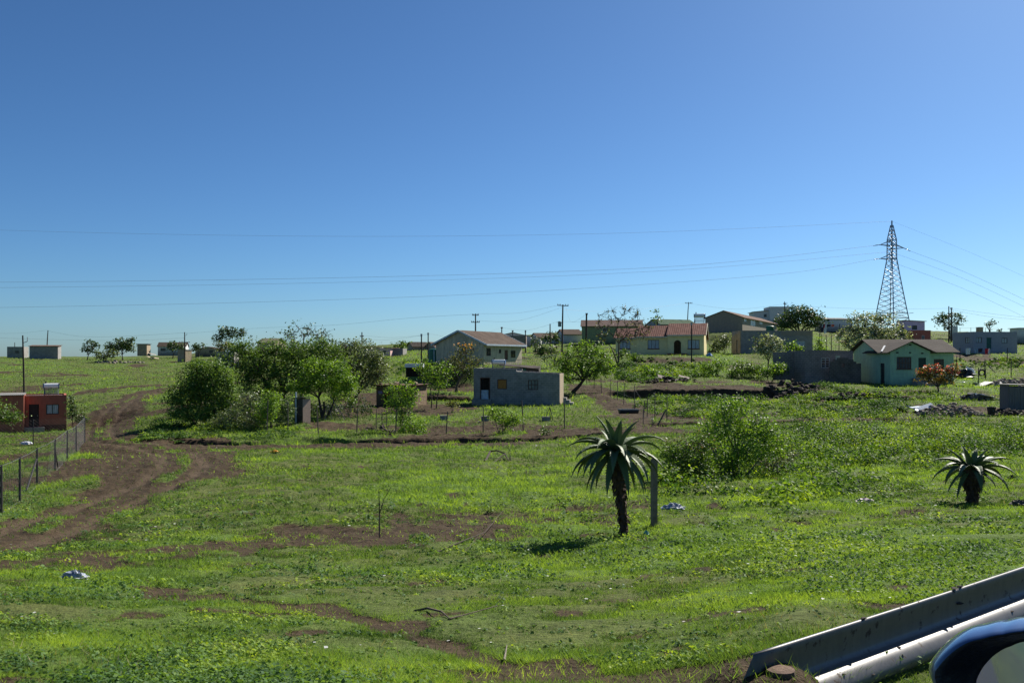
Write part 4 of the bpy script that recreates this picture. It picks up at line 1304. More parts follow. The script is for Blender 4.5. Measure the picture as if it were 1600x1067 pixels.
# --- houses along the skyline, from left to right
FAR = 'houses along the skyline'
simple_house('long_house', 'long low grey block house with patchy tin roof at far left', (46, 558), 250, 17, -90.5, 5, 3.0, GREY_BLOCK, RUST, 'mono', group=FAR, slope=-.35)
simple_house('low_house', 'square grey house with red washing against it at far left', (11, 557.5), 256, 12, -36, 5, 2.9, GREY_BLOCK, CONCRETE, 'parapet', group=FAR, wins=[('front', 24, 30, 548, 552)])
simple_house('small_hut', 'small brown block hut between the skyline trees', (214.5, 549.5), 262, 6, -229.5, 3.6, 2.2, TAN_BLOCK, DARKROOF, 'flat', group=FAR, cat='hut')
simple_house('white_house', 'white house with brown roof and dark window on the skyline', (246.5, 549.5), 265, 12, -290, 6, 1.55, WHITE, BROWNTILE, 'gx', 1.2, FAR, wins=[('front', 251, 259, 544, 548.5)])
simple_house('block_hut', 'square block hut with flat roof beside a power pole', (277.5, 559), 225, -22, 2.5, 2.2, 1.95, TAN_BLOCK, CONCRETE, 'flat', group=FAR, cat='hut', oh=.12)
simple_house('brown_house', 'low brown house with shallow gable on the left skyline', (305, 552), 262, 6, 7.2, 6, 1.1, TAN, BROWNROOF, 'gy', .75, FAR, wins=[('front', 327, 333, 547, 551)])
simple_house('broken_house', 'broken grey house with one empty window behind bushes', (338, 567), 175, 4, 3.4, 4, 2.2, GREY_BLOCK, CONCRETE, 'parapet', group=FAR, wins=[('front', 344, 349, 554, 558)])
simple_house('olive_roof_house', 'house with olive roof just showing above the big tree', (402, 546), 180, -8, 3.6, 6, 1.3, TAN, plain('olive_roof', (.11, .11, .06), .8), 'gx', .9, FAR)
simple_house('pink_house', 'pale pink house with flat red roof edge behind the trees', (569, 557), 165, -10, 5.0, 5, 1.75, PINK, REDROOF, 'monox', group=FAR, wins=[('front', 597.5, 603.5, 548, 554)], slope=.22)
simple_house('grey_hut', 'grey block hut joined to the pink house', (612, 557), 166, -4, 2.1, 4, 1.5, GREY_BLOCK, CONCRETE, 'parapet', group=FAR, cat='hut')
simple_house('small_gable_house', 'small house with dark roof and pale bargeboard on skyline', (645, 548), 200, 36, 4.0, 2.6, 1.0, TAN, DARKROOF, 'gx', .9, FAR)
simple_house('little_gable_house', 'small brown gable house between twin poles and cream house', (663, 548), 202, -12, 2.4, 4.5, .8, TAN, BROWNROOF, 'gy', 1.1, FAR)
simple_house('pale_gable_house', 'pale gable house peeping over the cream house roof', (757, 535), 175, -6, 11, 6, .7, WHITE, TIN, 'gy', 1.15, FAR, oh=.25)
simple_house('ruined_house', 'unfinished grey block house with dark window openings above cream house', (781, 541), 165, -4, 4.7, 5, 1.95, BROWN_BLOCK, CONCRETE, 'parapet', group=FAR, wins=[('front', 805, 809, 530, 537)])
simple_house('grey_roof_house', 'cream house with long grey roof left of transformer pole', (842, 540), 178, 16, 5.2, 6, 1.5, WHITE, BROWNROOF, 'gx', 1.0, FAR, wins=[('front', 868, 872, 528, 533)])
simple_house('brown_roof_house', 'pale house with brown roof right of transformer pole', (881, 536), 176, 10, 3.6, 6, 1.7, WHITE, BROWNROOF, 'gx', 1.0, FAR)
simple_house('red_roof_house', 'olive green house with faded red roof behind bare tree', (909, 534), 168, -6, 11.2, 7, 2.9, GREYGREEN, REDROOF, 'gx', 1.2, FAR, wins=[('front', 941, 948, 512, 519)], frame=FRAME_WHITE)
simple_house('green_roof_house', 'grey house with green sheet roof behind yellow house', (1032, 512), 215, 24, 10.5, 6.5, .8, SLATE, GREENROOF, 'gx', 1.3, FAR)
simple_house('white_hall', 'white two level building beside the round tree on the hill', (1203, 503), 210, -4, 4.6, 7, 3.6, WHITE, TIN, 'parapet', group=FAR, cat='building')
simple_house('white_wing', 'low white wing with small window left of white hall', (1178, 503), 212, -4, 3.6, 6, 2.3, WHITE, TIN, 'monox', group=FAR, wins=[('front', 1193.5, 1198, 491, 495.5)], slope=-.4, cat='building')
simple_house('grey_roof_cottage', 'white cottage with grey roof right of the round tree', (1289, 510), 205, 8, 6.6, 5, 1.6, WHITE, TIN, 'mono', group=FAR, wins=[('front', 1292, 1296, 499, 502.5)], slope=-.5)
simple_house('lilac_house', 'lilac house with flat green roof below the pylon', (1415, 520), 190, -2, 4.0, 5, 2.6, LILAC, TIN, 'monox', group=FAR, wins=[('front', 1425, 1433, 508.5, 515)], slope=.25)
simple_house('red_brick_hut', 'brick red hut in front of the lilac house', (1426, 536), 172, -3, 3.4, 4, 2.45, BRICK_RED, CONCRETE, 'parapet', group=FAR, wins=[('front', 1440, 1444.5, 524, 532)], frame=FRAME_WHITE, cat='hut')
simple_house('white_block', 'white block house cut by the right edge', (1593, 527), 190, -2, 3.2, 4, 1.9, WHITE, TIN, 'flat', group=FAR)
simple_house('white_cube_hut', 'small white hut between umbrella tree and grey house', (1489.5, 523), 205, -3, 1.0, 1.6, 1.85, WHITE, CONCRETE, 'flat', group=FAR, cat='hut', oh=.05)
simple_house('brown_cube_hut', 'small brown white hut on the ridge above grey house', (1530, 520), 205, -3, .9, 1.6, 1.2, TAN, CONCRETE, 'flat', group=FAR, cat='hut', oh=.05)
q = P(1203.5, 521, 155); water_tank('green water tank beside the dark brown hillside house', q, .72, 1.35)
q = P(1093, 505, 212); solar_heater('dark solar water heater on the green sheet roof', Vector((q.x, q.y, q.z)), R(-20), 1.9)

# ------------------------------------------------------------------ trees and shrubs
BARK = plain('grey_brown_bark', (.11, .085, .065), .95, .35, 8, bump=.5)
BARK_DARK = plain('dark_bark', (.055, .042, .034), .95, .35, 8, bump=.5)
BARK_PALE = plain('pale_bark', (.20, .17, .14), .95, .3, 8, bump=.5)
L_MID = leaf_mat('leaf_mid', (0.048, 0.099, 0.027), (0.196, 0.316, 0.051), .30, .5, .2)
L_BRIGHT = leaf_mat('leaf_bright', (0.064, 0.145, 0.029), (0.274, 0.435, 0.048), .36, .5, .2)
L_DARK = leaf_mat('leaf_dark', (0.030, 0.065, 0.027), (0.123, 0.189, 0.057), .24, .5, .2)
L_GREY = leaf_mat('leaf_grey_green', (0.059, 0.092, 0.043), (0.252, 0.319, 0.143), .26, .5, .25)
L_OLIVE = leaf_mat('leaf_olive', (0.063, 0.077, 0.028), (0.210, 0.231, 0.070), .30, .55, .2)
L_PALE = leaf_mat('leaf_pale_flower', (0.056, 0.105, 0.035), (0.588, 0.630, 0.462), .25, .5, .25)
L_RUST = leaf_mat('leaf_rust_green', (0.070, 0.098, 0.028), (0.364, 0.210, 0.063), .3, .55, .2)
L_PINK = leaf_mat('blossom_pink', (0.420, 0.070, 0.084), (0.750, 0.168, 0.196), .3, .6, .2)
L_ORANGE = leaf_mat('blossom_orange', (0.560, 0.224, 0.028), (0.750, 0.392, 0.042), .3, .6, .2)
L_DRY = leaf_mat('leaf_dry_brown', (0.084, 0.063, 0.042), (0.224, 0.168, 0.098), .2, .7, .1)

def tree(name, label, base, d, crowns, leafm, bark=BARK, cat='tree', group=None, cover=2.6, leaf=None, clump=.16, nclump=None, trunk=.12, stems=1, twigs=.5, lean=0.0, bare=0.0, blossoms=None, crown_name='crown', depth=.85, spread=0.0, fork=.4, squash=.75):
    """tapered trunk, limbs that reach into every part of the crown, leaves in clumps along them.
    crowns: sighted ellipses (px, py, half width, half height); sizes become metres at distance d"""
    g = Gd(base[0], d) if len(base) == 1 else None
    b = Vector(g) if g is not None else P(base[0], base[1], d)
    if g is None:
        gz = float(H(np.array([b.x]), np.array([b.y]))[0])
        if b.z > gz - .05 and b.z - gz < 3: b.z = gz - .05
    m = 1 / F * d
    E = empty(name, b, label, cat, group)
    C = []
    for (px, py, rx, ry) in crowns:
        dd = d + random.uniform(-.35, .35) * rx * m
        c = P(px, py, dd) - b
        C.append((c, rx * m, rx * m * depth, ry * m))
    lsize = leaf or max(.0021 * d, .04)
    cover = cover * 1.7
    wts = np.array([c[1] * c[3] for c in C]); wts = wts / wts.sum()
    area = sum(math.pi * c[1] * c[3] for c in C)
    nl = int(cover * area / (lsize * lsize * .5))
    ncl = nclump or int(np.clip(area / (clump * clump * .42), 30, 900))
    idx = RNG.choice(len(C), ncl, p=wts)
    v = RNG.normal(size=(ncl, 3)); v /= np.linalg.norm(v, axis=1, keepdims=True)
    rr = (.35 + .65 * RNG.random(ncl) ** .6) * (1 + .17 * RNG.normal(size=ncl))
    cen = np.array([tuple(C[i][0]) for i in idx]); rad = np.array([C[i][1:] for i in idx])
    cl = cen + v * rad * rr[:, None]
    low = (.05 * RNG.random(ncl) + .02) * area ** .5
    cl[:, 2] = np.maximum(cl[:, 2], low)
    # wood
    mb = MB()
    ctr = Vector(tuple((cen).mean(0)))
    tops = []
    for s in range(stems):
        off = Vector((random.uniform(-1, 1), random.uniform(-1, 1), 0)) * (spread if stems > 1 else 0)
        tgt = Vector(C[s % len(C)][0]) if stems > 1 else ctr
        fk = off + (tgt - off) * fork + Vector((lean, 0, 0))
        fk.z = max(fk.z, .15)
        mid = off + (fk - off) * .5 + Vector((random.uniform(-1, 1), random.uniform(-1, 1), 0)) * trunk * .8
        r0 = trunk * (1 if stems == 1 else .62)
        mb.tube([off + Vector((0, 0, -.35)), off + Vector((0, 0, .02)), mid, fk], [r0 * 1.5, r0 * 1.15, r0 * .85, r0 * .68], 8)
        tops.append((fk, r0 * .68))
    nodes = []
    for i, c in enumerate(C):
        fk, r0 = min(tops, key=lambda t: (t[0] - c[0]).length)
        cc = c[0] + Vector((0, 0, -c[3] * .25))
        md = fk + (cc - fk) * .5 + Vector((random.uniform(-.15, .15), random.uniform(-.15, .15), .12)) * (cc - fk).length
        mb.tube([fk, md, cc], [r0 * .8, r0 * .55, r0 * .36], 6)
        nodes += [(cc, r0 * .36), (md, r0 * .5)]
    order = RNG.permutation(ncl)
    for j in order[:int(ncl * twigs)]:
        p = Vector(tuple(cl[j]))
        q, r0 = min(nodes, key=lambda t: (t[0] - p).length)
        if (q - p).length < .05: continue
        md = q + (p - q) * .55 + Vector((random.uniform(-.12, .12), random.uniform(-.12, .12), random.uniform(-.02, .14))) * (p - q).length
        r1 = max(r0 * .42, .006, .00036 * d)
        mb.tube([q, md, p], [r1, r1 * .7, r1 * .35], 4, cap=False)
        if len(nodes) < 90: nodes.append((md, r1 * .7))
    mb.build('trunk', bark, E)
    # leaves
    live = RNG.random(ncl) > bare
    li = np.nonzero(live)[0]
    if len(li) and nl > 0:
        w = RNG.random(len(li)) ** .8 + .25; w /= w.sum()
        k = li[RNG.choice(len(li), nl, p=w)]
        sp = clump * .62 * (.7 + .6 * RNG.random(ncl))
        off = RNG.normal(size=(nl, 3)) * sp[k][:, None]; off[:, 2] *= squash
        c = cl[k] + off
        c[:, 2] = np.maximum(c[:, 2], .02)
        nr = RNG.normal(size=(nl, 3)) * .75 + v[k] * .5; nr[:, 2] += .45
        ln = lsize * (.6 + .8 * RNG.random(nl))
        vv = leaves_arrays(c, nr, ln, ln * (.48 + .25 * RNG.random(nl)), RNG.random(nl) * 6.283)
        tone = np.clip(.36 + .28 * RNG.normal(size=ncl), 0, 1)
        sh = np.clip(tone[k] + .2 * RNG.normal(size=nl), 0, 1)
        link_mesh(crown_name, np_mesh(crown_name, vv, np.arange(nl * 4).reshape(-1, 4), {'shade': np.repeat(sh, 4)}), leafm, E)
    if blossoms:
        mat, share, zmin = blossoms
        zz = cl[:, 2]
        cand = np.nonzero(zz > np.quantile(zz, zmin))[0]
        n = max(30, int(nl * share))
        k = cand[RNG.choice(len(cand), n)]
        c = cl[k] + RNG.normal(size=(n, 3)) * clump * .45 + v[k] * clump * .4
        ln = lsize * (.7 + .6 * RNG.random(n))
        vv = leaves_arrays(c, RNG.normal(size=(n, 3)) + v[k], ln, ln * .8, RNG.random(n) * 6.283)
        link_mesh('blossom', np_mesh('blossom', vv, np.arange(n * 4).reshape(-1, 4), {'shade': np.repeat(RNG.random(n), 4)}), mat, E)
    return E

SKY_G = 'trees on the skyline'
YARD = 'trees and shrubs in the yards'
# the big clump left of centre
tree('large_bush', 'largest rounded bright green bush by the dirt track', (312, 659), 63, [(300, 610, 30, 28), (280, 630, 22, 22), (340, 615, 30, 32), (310, 574, 20, 11), (338, 572, 18, 10), (352, 592, 18, 16), (300, 645, 42, 14), (345, 640, 30, 18), (268, 612, 9, 12), (362, 622, 12, 16), (322, 600, 30, 24)], L_MID, BARK_DARK, 'bush', YARD, 3.4, clump=.42, trunk=.14, stems=5, spread=.8, twigs=.4)
tree('tangled_shrub', 'grey green tangled shrub right of the largest bush', (392, 664), 60, [(385, 640, 24, 22), (370, 652, 20, 14), (405, 650, 18, 16), (392, 622, 18, 12)], L_GREY, BARK_PALE, 'shrub', YARD, 1.9, clump=.3, trunk=.06, stems=6, spread=.7, twigs=.9)
tree('green_shrub', 'fresh green shrub at the dark hanging cloth left of the latrine', (418, 664), 59, [(418, 634, 18, 20), (412, 650, 16, 14), (428, 622, 12, 9)], L_BRIGHT, BARK_DARK, 'shrub', YARD, 2.6, clump=.28, trunk=.07, stems=3, spread=.4)
tree('broad_tree', 'tallest broad dark green spreading tree behind the latrine', (440, 651), 74, [(430, 565, 58, 26), (395, 570, 36, 32), (405, 605, 40, 28), (470, 552, 40, 18), (380, 545, 22, 14), (450, 600, 36, 24), (515, 560, 26, 20), (495, 540, 30, 12), (430, 545, 34, 12), (485, 585, 34, 24), (350, 565, 16, 14), (520, 590, 26, 18)], L_MID, BARK_DARK, 'tree', YARD, 2.5, clump=.42, trunk=.28, stems=3, spread=.6, twigs=.7)
tree('grey_leaved_tree', 'wide grey green tree between broad tree and mud shack', (535, 648), 80, [(560, 560, 42, 24), (590, 575, 22, 20), (545, 585, 45, 22), (520, 548, 28, 16), (575, 598, 28, 12), (550, 540, 20, 9), (585, 556, 16, 9)], L_GREY, BARK, 'tree', YARD, 2.5, clump=.38, trunk=.26, stems=2, spread=.4, twigs=.7)
tree('bare_topped_tree', 'leafless upper branches rising over the broad tree', (470, 640), 84, [(475, 520, 38, 14), (455, 530, 24, 12), (500, 525, 18, 12), (470, 545, 40, 14)], L_DARK, BARK, 'tree', YARD, .4, clump=.4, trunk=.22, stems=1, twigs=1, nclump=190, bare=.5)
tree('bright_tree', 'bright green round tree leaning over stacked branches by the latrine', (512, 652), 68, [(510, 590, 40, 24), (490, 575, 22, 14), (530, 610, 26, 18), (480, 605, 20, 12), (545, 595, 16, 16), (462, 606, 14, 9), (520, 575, 26, 12)], L_BRIGHT, BARK_DARK, 'tree', YARD, 3.0, clump=.36, trunk=.18, stems=3, spread=.5, twigs=.6)
tree('undergrowth_bush', 'dark tangled undergrowth with bare stems below the bright round tree', (545, 654), 69, [(520, 640, 34, 12), (560, 634, 26, 13), (490, 640, 22, 12), (465, 628, 20, 14)], L_DARK, BARK_PALE, 'bush', YARD, 1.3, clump=.32, trunk=.07, stems=7, spread=1.2, twigs=1)
tree('low_shrub', 'low pale green shrub at the right foot of the largest bush', (362, 668), 59, [(362, 652, 22, 13), (340, 660, 18, 8), (384, 660, 14, 8)], L_GREY, BARK_PALE, 'shrub', YARD, 2.2, clump=.26, trunk=.04, stems=5, spread=.6)
tree('shady_shrub', 'dark shrub in the shade left of the latrine pipe', (446, 662), 61, [(446, 642, 14, 18), (438, 654, 12, 9)], L_DARK, BARK_DARK, 'shrub', YARD, 2.2, clump=.26, trunk=.05, stems=4, spread=.4)
# between the shack and the block house
tree('young_tree', 'young bright tree in front of the mud shack at the wire fence', (629, 682), 57, [(632, 608, 18, 14), (612, 612, 14, 10), (626, 635, 24, 18), (645, 620, 12, 14), (615, 628, 14, 8), (635, 655, 18, 14)], L_BRIGHT, BARK, 'tree', YARD, 1.7, clump=.3, trunk=.07, stems=2, spread=.2, twigs=.8)
tree('low_bush', 'low yellow green bush at the foot of the young tree', (640, 683), 56.5, [(645, 668, 22, 11), (630, 674, 14, 8), (660, 674, 12, 7)], L_BRIGHT, BARK, 'bush', YARD, 2.6, clump=.25, trunk=.04, stems=4, spread=.5)
tree('slender_tree', 'slender twin stemmed tree between mud shack and block house', (673, 640), 75, [(672, 585, 16, 16), (690, 582, 20, 14), (660, 575, 10, 8), (685, 600, 16, 10), (700, 572, 10, 8)], L_BRIGHT, BARK, 'tree', YARD, 1.5, clump=.3, trunk=.09, stems=2, spread=.5, twigs=.9, fork=.55)
tree('brownish_tree', 'thin brown leaved tree with orange tops before the cream gable', (713, 604), 93, [(722, 562, 26, 16), (745, 568, 16, 12), (705, 570, 16, 12), (728, 545, 18, 9)], L_OLIVE, BARK, 'tree', YARD, 1.0, clump=.34, trunk=.16, twigs=1, lean=.1, blossoms=(L_ORANGE, .03, .93))
tree('dark_hedge_bush', 'dark bush in the shade below the cream gable', (705, 588), 100, [(705, 575, 26, 10), (725, 578, 20, 9), (690, 570, 10, 8)], L_DARK, BARK_DARK, 'bush', YARD, 2.4, clump=.34, trunk=.06, stems=4, spread=.8)
tree('leafy_shrub', 'leafy shrub at the fence in front of the block house', (784, 675), 56, [(784, 650, 22, 14), (800, 655, 14, 12), (768, 647, 10, 8), (790, 665, 14, 8)], L_BRIGHT, BARK, 'shrub', YARD, 1.9, clump=.26, trunk=.05, stems=5, spread=.4, twigs=.9)
tree('small_shrub', 'small dull shrub left of the block house doorstep', (707, 640), 72, [(707, 632, 12, 6)], L_OLIVE, BARK, 'shrub', YARD, 2.0, clump=.2, trunk=.03, stems=3, spread=.2)
tree('small_shrub', 'tiny dark shrub on the soil bank below the block house', (853, 678), 54, [(853, 672, 11, 6)], L_MID, BARK, 'shrub', YARD, 2.0, clump=.2, trunk=.03, stems=3, spread=.2)
tree('leaning_tree', 'leaning bright green tree at the right of the block house', (895, 613), 92, [(900, 562, 32, 20), (935, 560, 22, 20), (880, 572, 20, 14), (915, 545, 26, 14), (945, 575, 16, 12), (890, 592, 16, 8), (925, 582, 22, 10)], L_BRIGHT, BARK_DARK, 'tree', YARD, 1.9, clump=.36, trunk=.2, lean=.6, twigs=.8)
tree('dark_shrub', 'dark round shrub left of the leaning tree beyond the hose', (858, 560), 118, [(855, 550, 18, 12), (842, 546, 10, 8)], L_DARK, BARK_DARK, 'shrub', YARD, 2.4, clump=.34, trunk=.06, stems=3, spread=.5)
tree('bare_tree', 'nearly leafless grey tree left of the yellow house', (968, 578), 118, [(945, 508, 18, 24), (968, 495, 16, 24), (992, 500, 16, 26), (1005, 520, 16, 14), (940, 525, 14, 10), (1012, 510, 14, 8), (975, 525, 22, 14)], L_OLIVE, BARK, 'tree', YARD, .13, clump=.36, trunk=.17, stems=2, spread=.3, twigs=1, nclump=460, bare=.55, fork=.5)
tree('round_shrub', 'round shrub at the foot of the bare tree', (972, 566), 119, [(972, 554, 12, 8)], L_MID, BARK, 'shrub', YARD, 2.5, clump=.3, trunk=.05, stems=3, spread=.3)
tree('fallen_leaf_bush', 'leafy bush with debris below the yellow house garden', (1012, 588), 103, [(1012, 578, 12, 8), (1030, 584, 12, 5)], L_BRIGHT, BARK, 'bush', YARD, 2.0, clump=.3, trunk=.04, stems=3, spread=.3)
for args in [
    ('bright leafy bush on the terrace below the yellow house', (1115, 589), 104, [(1112, 575, 18, 12), (1128, 568, 12, 9)], L_BRIGHT),
    ('wide dark bush in the middle of the terrace hedge', (1165, 592), 102, [(1160, 577, 26, 12), (1185, 580, 22, 10), (1145, 582, 14, 9)], L_MID),
    ('bush against the left end of the brown garden wall', (1212, 592), 99, [(1208, 578, 16, 10), (1220, 575, 12, 10), (1196, 584, 12, 7)], L_BRIGHT),
    ('grey leaved bush on the rise right of yellow house', (1128, 555), 142, [(1124, 538, 12, 11), (1134, 532, 10, 9), (1116, 545, 8, 8)], L_GREY)]:
    tree('garden_bush', args[0], args[1], args[2], args[3], args[4], BARK_DARK, 'bush', YARD, 2.4, clump=.34, trunk=.06, stems=4, spread=.7)
tree('flowering_shrub', 'pale flowering shrub in front of the grey block building', (1200, 566), 112, [(1200, 534, 20, 14), (1215, 540, 12, 12), (1188, 545, 12, 10), (1205, 550, 16, 10)], L_PALE, BARK, 'shrub', YARD, 2.4, clump=.34, trunk=.12, twigs=.6)
tree('yellow_shrub', 'yellow green shrub against the grey block building', (1236, 556), 126, [(1236, 542, 14, 8), (1247, 545, 8, 6)], L_BRIGHT, BARK, 'shrub', YARD, 2.4, clump=.3, trunk=.05, stems=3, spread=.3)
tree('round_tree', 'round dense dark tree standing on the brow of the hill', (1249, 521), 152, [(1250, 497, 30, 16), (1230, 502, 20, 13), (1272, 500, 18, 14), (1250, 486, 22, 9), (1282, 508, 8, 8), (1222, 508, 10, 7)], L_DARK, BARK_DARK, 'tree', SKY_G, 3.0, clump=.5, trunk=.28, twigs=.5)
tree('sparse_tree', 'wide flowering tree behind the green house roof, loose crown', (1365, 558), 116, [(1350, 512, 30, 18), (1385, 515, 30, 18), (1325, 525, 22, 14), (1408, 528, 18, 12), (1365, 530, 42, 16), (1375, 496, 24, 9), (1340, 498, 18, 8), (1335, 540, 22, 10)], L_PALE, BARK_DARK, 'tree', YARD, 1.7, clump=.42, trunk=.2, stems=3, spread=.6, twigs=.8, bare=.12)
tree('hedge_shrub', 'leafy shrub under the washing at the hilltop clothes line', (1284, 557), 122, [(1280, 543, 10, 14), (1290, 552, 10, 6)], L_BRIGHT, BARK, 'shrub', YARD, 2.0, clump=.3, trunk=.05, stems=3, spread=.4)
tree('pink_flowering_tree', 'small rust and pink flowering tree before the green house', (1466, 618), 84, [(1462, 590, 24, 13), (1480, 588, 16, 12), (1444, 583, 14, 8), (1458, 576, 12, 7), (1488, 578, 10, 8)], L_RUST, BARK_DARK, 'tree', YARD, 2.0, clump=.22, trunk=.1, twigs=.8, blossoms=(L_PINK, .12, .55))
# right of the aloe
tree('straggling_bush', 'large straggling bush with bare grey stems behind concrete post', (1142, 764), 29, [(1132, 640, 24, 20), (1155, 662, 38, 26), (1115, 680, 26, 20), (1170, 696, 46, 28), (1135, 716, 40, 24), (1205, 690, 26, 22), (1105, 655, 14, 10), (1160, 630, 12, 12), (1190, 668, 22, 16)], L_BRIGHT, BARK_PALE, 'bush', YARD, 2.3, clump=.24, trunk=.085, stems=8, spread=.25, twigs=1, nclump=360, bare=.08, leaf=.075)
tree('ragged_bush', 'ragged leafy bush with a dead brown tuft beside straggling bush', (1085, 768), 27, [(1082, 712, 32, 26), (1062, 735, 28, 22), (1098, 738, 28, 22), (1050, 710, 20, 20), (1100, 690, 14, 12)], L_MID, BARK, 'bush', YARD, 2.6, clump=.22, trunk=.06, stems=6, spread=.4, twigs=.9, nclump=300, leaf=.07, blossoms=(L_DRY, .04, .8))
tree('weedy_shrub', 'low white speckled shrub on the grass beside blue plastic bag', (1105, 788), 24, [(1108, 768, 30, 14), (1085, 775, 20, 9), (1135, 776, 22, 9)], L_PALE, BARK, 'shrub', YARD, 1.2, clump=.16, trunk=.04, stems=5, spread=.4, twigs=.9, leaf=.06)
tree('thicket_bush', 'twiggy brown green thicket right of the straggling bush', (1215, 745), 30, [(1215, 695, 20, 14), (1230, 715, 20, 14), (1200, 725, 24, 12)], L_OLIVE, BARK_PALE, 'bush', YARD, 1.1, clump=.22, trunk=.05, stems=6, spread=.5, twigs=1, nclump=240, bare=.15, leaf=.065)
tree('hummock_bush', 'dense green hummock on the grass left of the small aloe', (1390, 778), 24, [(1390, 765, 40, 12), (1340, 770, 26, 8), (1425, 768, 22, 10)], L_MID, BARK, 'bush', YARD, 2.2, clump=.2, trunk=.03, stems=6, spread=.9, leaf=.07)
# left edge
tree('edge_tree', 'leafy branch end reaching in at the left edge before the red house', (-40, 690), 62, [(5, 648, 26, 12), (-20, 640, 30, 18), (-50, 645, 30, 24), (18, 655, 12, 7)], L_MID, BARK, 'tree', YARD, 2.2, clump=.3, trunk=.14, twigs=.7)
tree('corner_shrub', 'dark shrub at the right corner of the orange red house', (112, 668), 80, [(112, 640, 8, 16), (124, 648, 12, 12), (110, 626, 6, 8), (132, 655, 8, 6)], L_DARK, BARK_DARK, 'shrub', YARD, 2.0, clump=.28, trunk=.08, stems=2, spread=.3)
# along the skyline
for (nm, lb, base, dd, cr, lm, cov) in [
    ('skyline_tree', 'open crowned tree right of the long grey house', (136, 562), 240, [(138, 540, 9, 9), (148, 538, 6, 6), (132, 546, 5, 4), (145, 548, 6, 4)], L_DARK, 2.2),
    ('skyline_tree', 'wide flat dark tree left of small brown hut', (192, 563), 245, [(185, 540, 18, 8), (178, 544, 14, 7), (203, 544, 9, 7), (186, 531, 8, 4), (204, 532, 6, 5), (195, 538, 12, 7)], L_DARK, 2.8),
    ('skyline_tree', 'grey green shrub on the slope before the flat dark tree', (165, 565), 225, [(163, 554, 13, 8), (178, 552, 10, 7), (156, 557, 7, 5)], L_GREY, 2.4),
    ('skyline_tree', 'small round tree in front of white skyline house', (270, 550), 250, [(270, 541, 9, 7), (282, 542, 7, 6), (264, 543, 4, 5)], L_DARK, 2.8),
    ('skyline_tree', 'low round tree between the block hut and brown house', (311, 551), 256, [(308, 543, 8, 6), (317, 541, 5, 5)], L_DARK, 2.8),
    ('skyline_tree', 'half bare dark tree standing tallest on the left skyline', (356, 560), 235, [(345, 522, 9, 9), (362, 522, 14, 9), (378, 520, 8, 8), (355, 514, 12, 4), (340, 530, 6, 5)], L_DARK, 2.4),
    ('skyline_tree', 'pale olive tree before the broken grey house', (358, 568), 190, [(352, 540, 16, 8), (365, 545, 14, 9), (345, 546, 8, 5)], L_OLIVE, 2.2),
    ('skyline_tree', 'small tree left of the two small gable houses', (625, 552), 195, [(625, 541, 8, 8), (632, 536, 6, 5), (617, 541, 5, 5)], L_MID, 2.4),
    ('skyline_tree', 'thin feathery tree above the pink house', (572, 548), 172, [(572, 533, 8, 4), (562, 535, 5, 4), (582, 540, 5, 3)], L_GREY, .9),
    ('skyline_tree', 'tree beside the short pole under the transformer', (870, 545), 160, [(864, 525, 10, 6), (855, 530, 8, 6), (872, 533, 6, 6)], L_DARK, 2.2),
    ('skyline_tree', 'small bush tree left of the dark shrub under wires', (836, 548), 150, [(836, 533, 6, 5), (838, 540, 6, 5)], L_DARK, 2.2),
    ('skyline_tree', 'tall thin tree with a tuft on top above yellow house', (1027, 516), 205, [(1025, 487, 4.5, 3), (1026, 498, 5, 5), (1022, 502, 5, 4), (1031, 494, 3, 2)], L_MID, 1.5),
    ('umbrella_tree', 'flat topped umbrella tree on the ridge behind twin poles', (1484, 524), 215, [(1484, 493, 21, 5), (1470, 500, 10, 5), (1497, 500, 12, 4), (1484, 506, 18, 4), (1478, 512, 8, 3)], L_DARK, 2.4),
    ('skyline_tree', 'thin young tree behind the grey house roof', (1547, 522), 205, [(1548, 506, 7, 5), (1542, 509, 5, 4), (1556, 505, 3, 2), (1550, 501, 4, 3)], L_DARK, 1.3),
    ('skyline_tree', 'wispy low tree right of the thin young tree', (1563, 522), 205, [(1562, 516, 6, 3)], L_DARK, .8)]:
    tree(nm, lb, base, dd, cr, lm, BARK_DARK, 'tree', SKY_G, cov, clump=.55, trunk=.16, twigs=.6)
for (nm, lb, base, dd, cr) in [('palm_tree', 'small palm top right of the tall dark pole', (916, 516), 190, (915.5, 503)), ('banana_plant', 'banana like fronds above the cream house ridge', (749, 537), 150, (750.5, 524))]:
    b = P(base[0], base[1], dd); E = empty(nm, b, lb, 'palm', None)
    top = P(cr[0], cr[1], dd) - b
    m = MB(); m.tube([(0, 0, -.5), top * .5, top], [.16, .13, .11], 8); m.build('trunk', BARK, E)
    m = MB()
    for i in range(9):
        a = i * .7; L_ = 1.1
        pts = [top + Vector((math.cos(a) * t * L_, math.sin(a) * t * L_, .7 * t - .95 * t * t)) for t in (0, .3, .6, .85, 1)]
        for p_, q_, w0, w1 in zip(pts[:-1], pts[1:], (.05, .2, .22, .14), (.2, .22, .14, .02)):
            s_ = Vector((-math.sin(a), math.cos(a), 0))
            m.quad(p_ - s_ * w0, p_ + s_ * w0, q_ + s_ * w1, q_ - s_ * w1)
    m.build('fronds', plain('palm_green', (.045, .085, .03), .6), E)

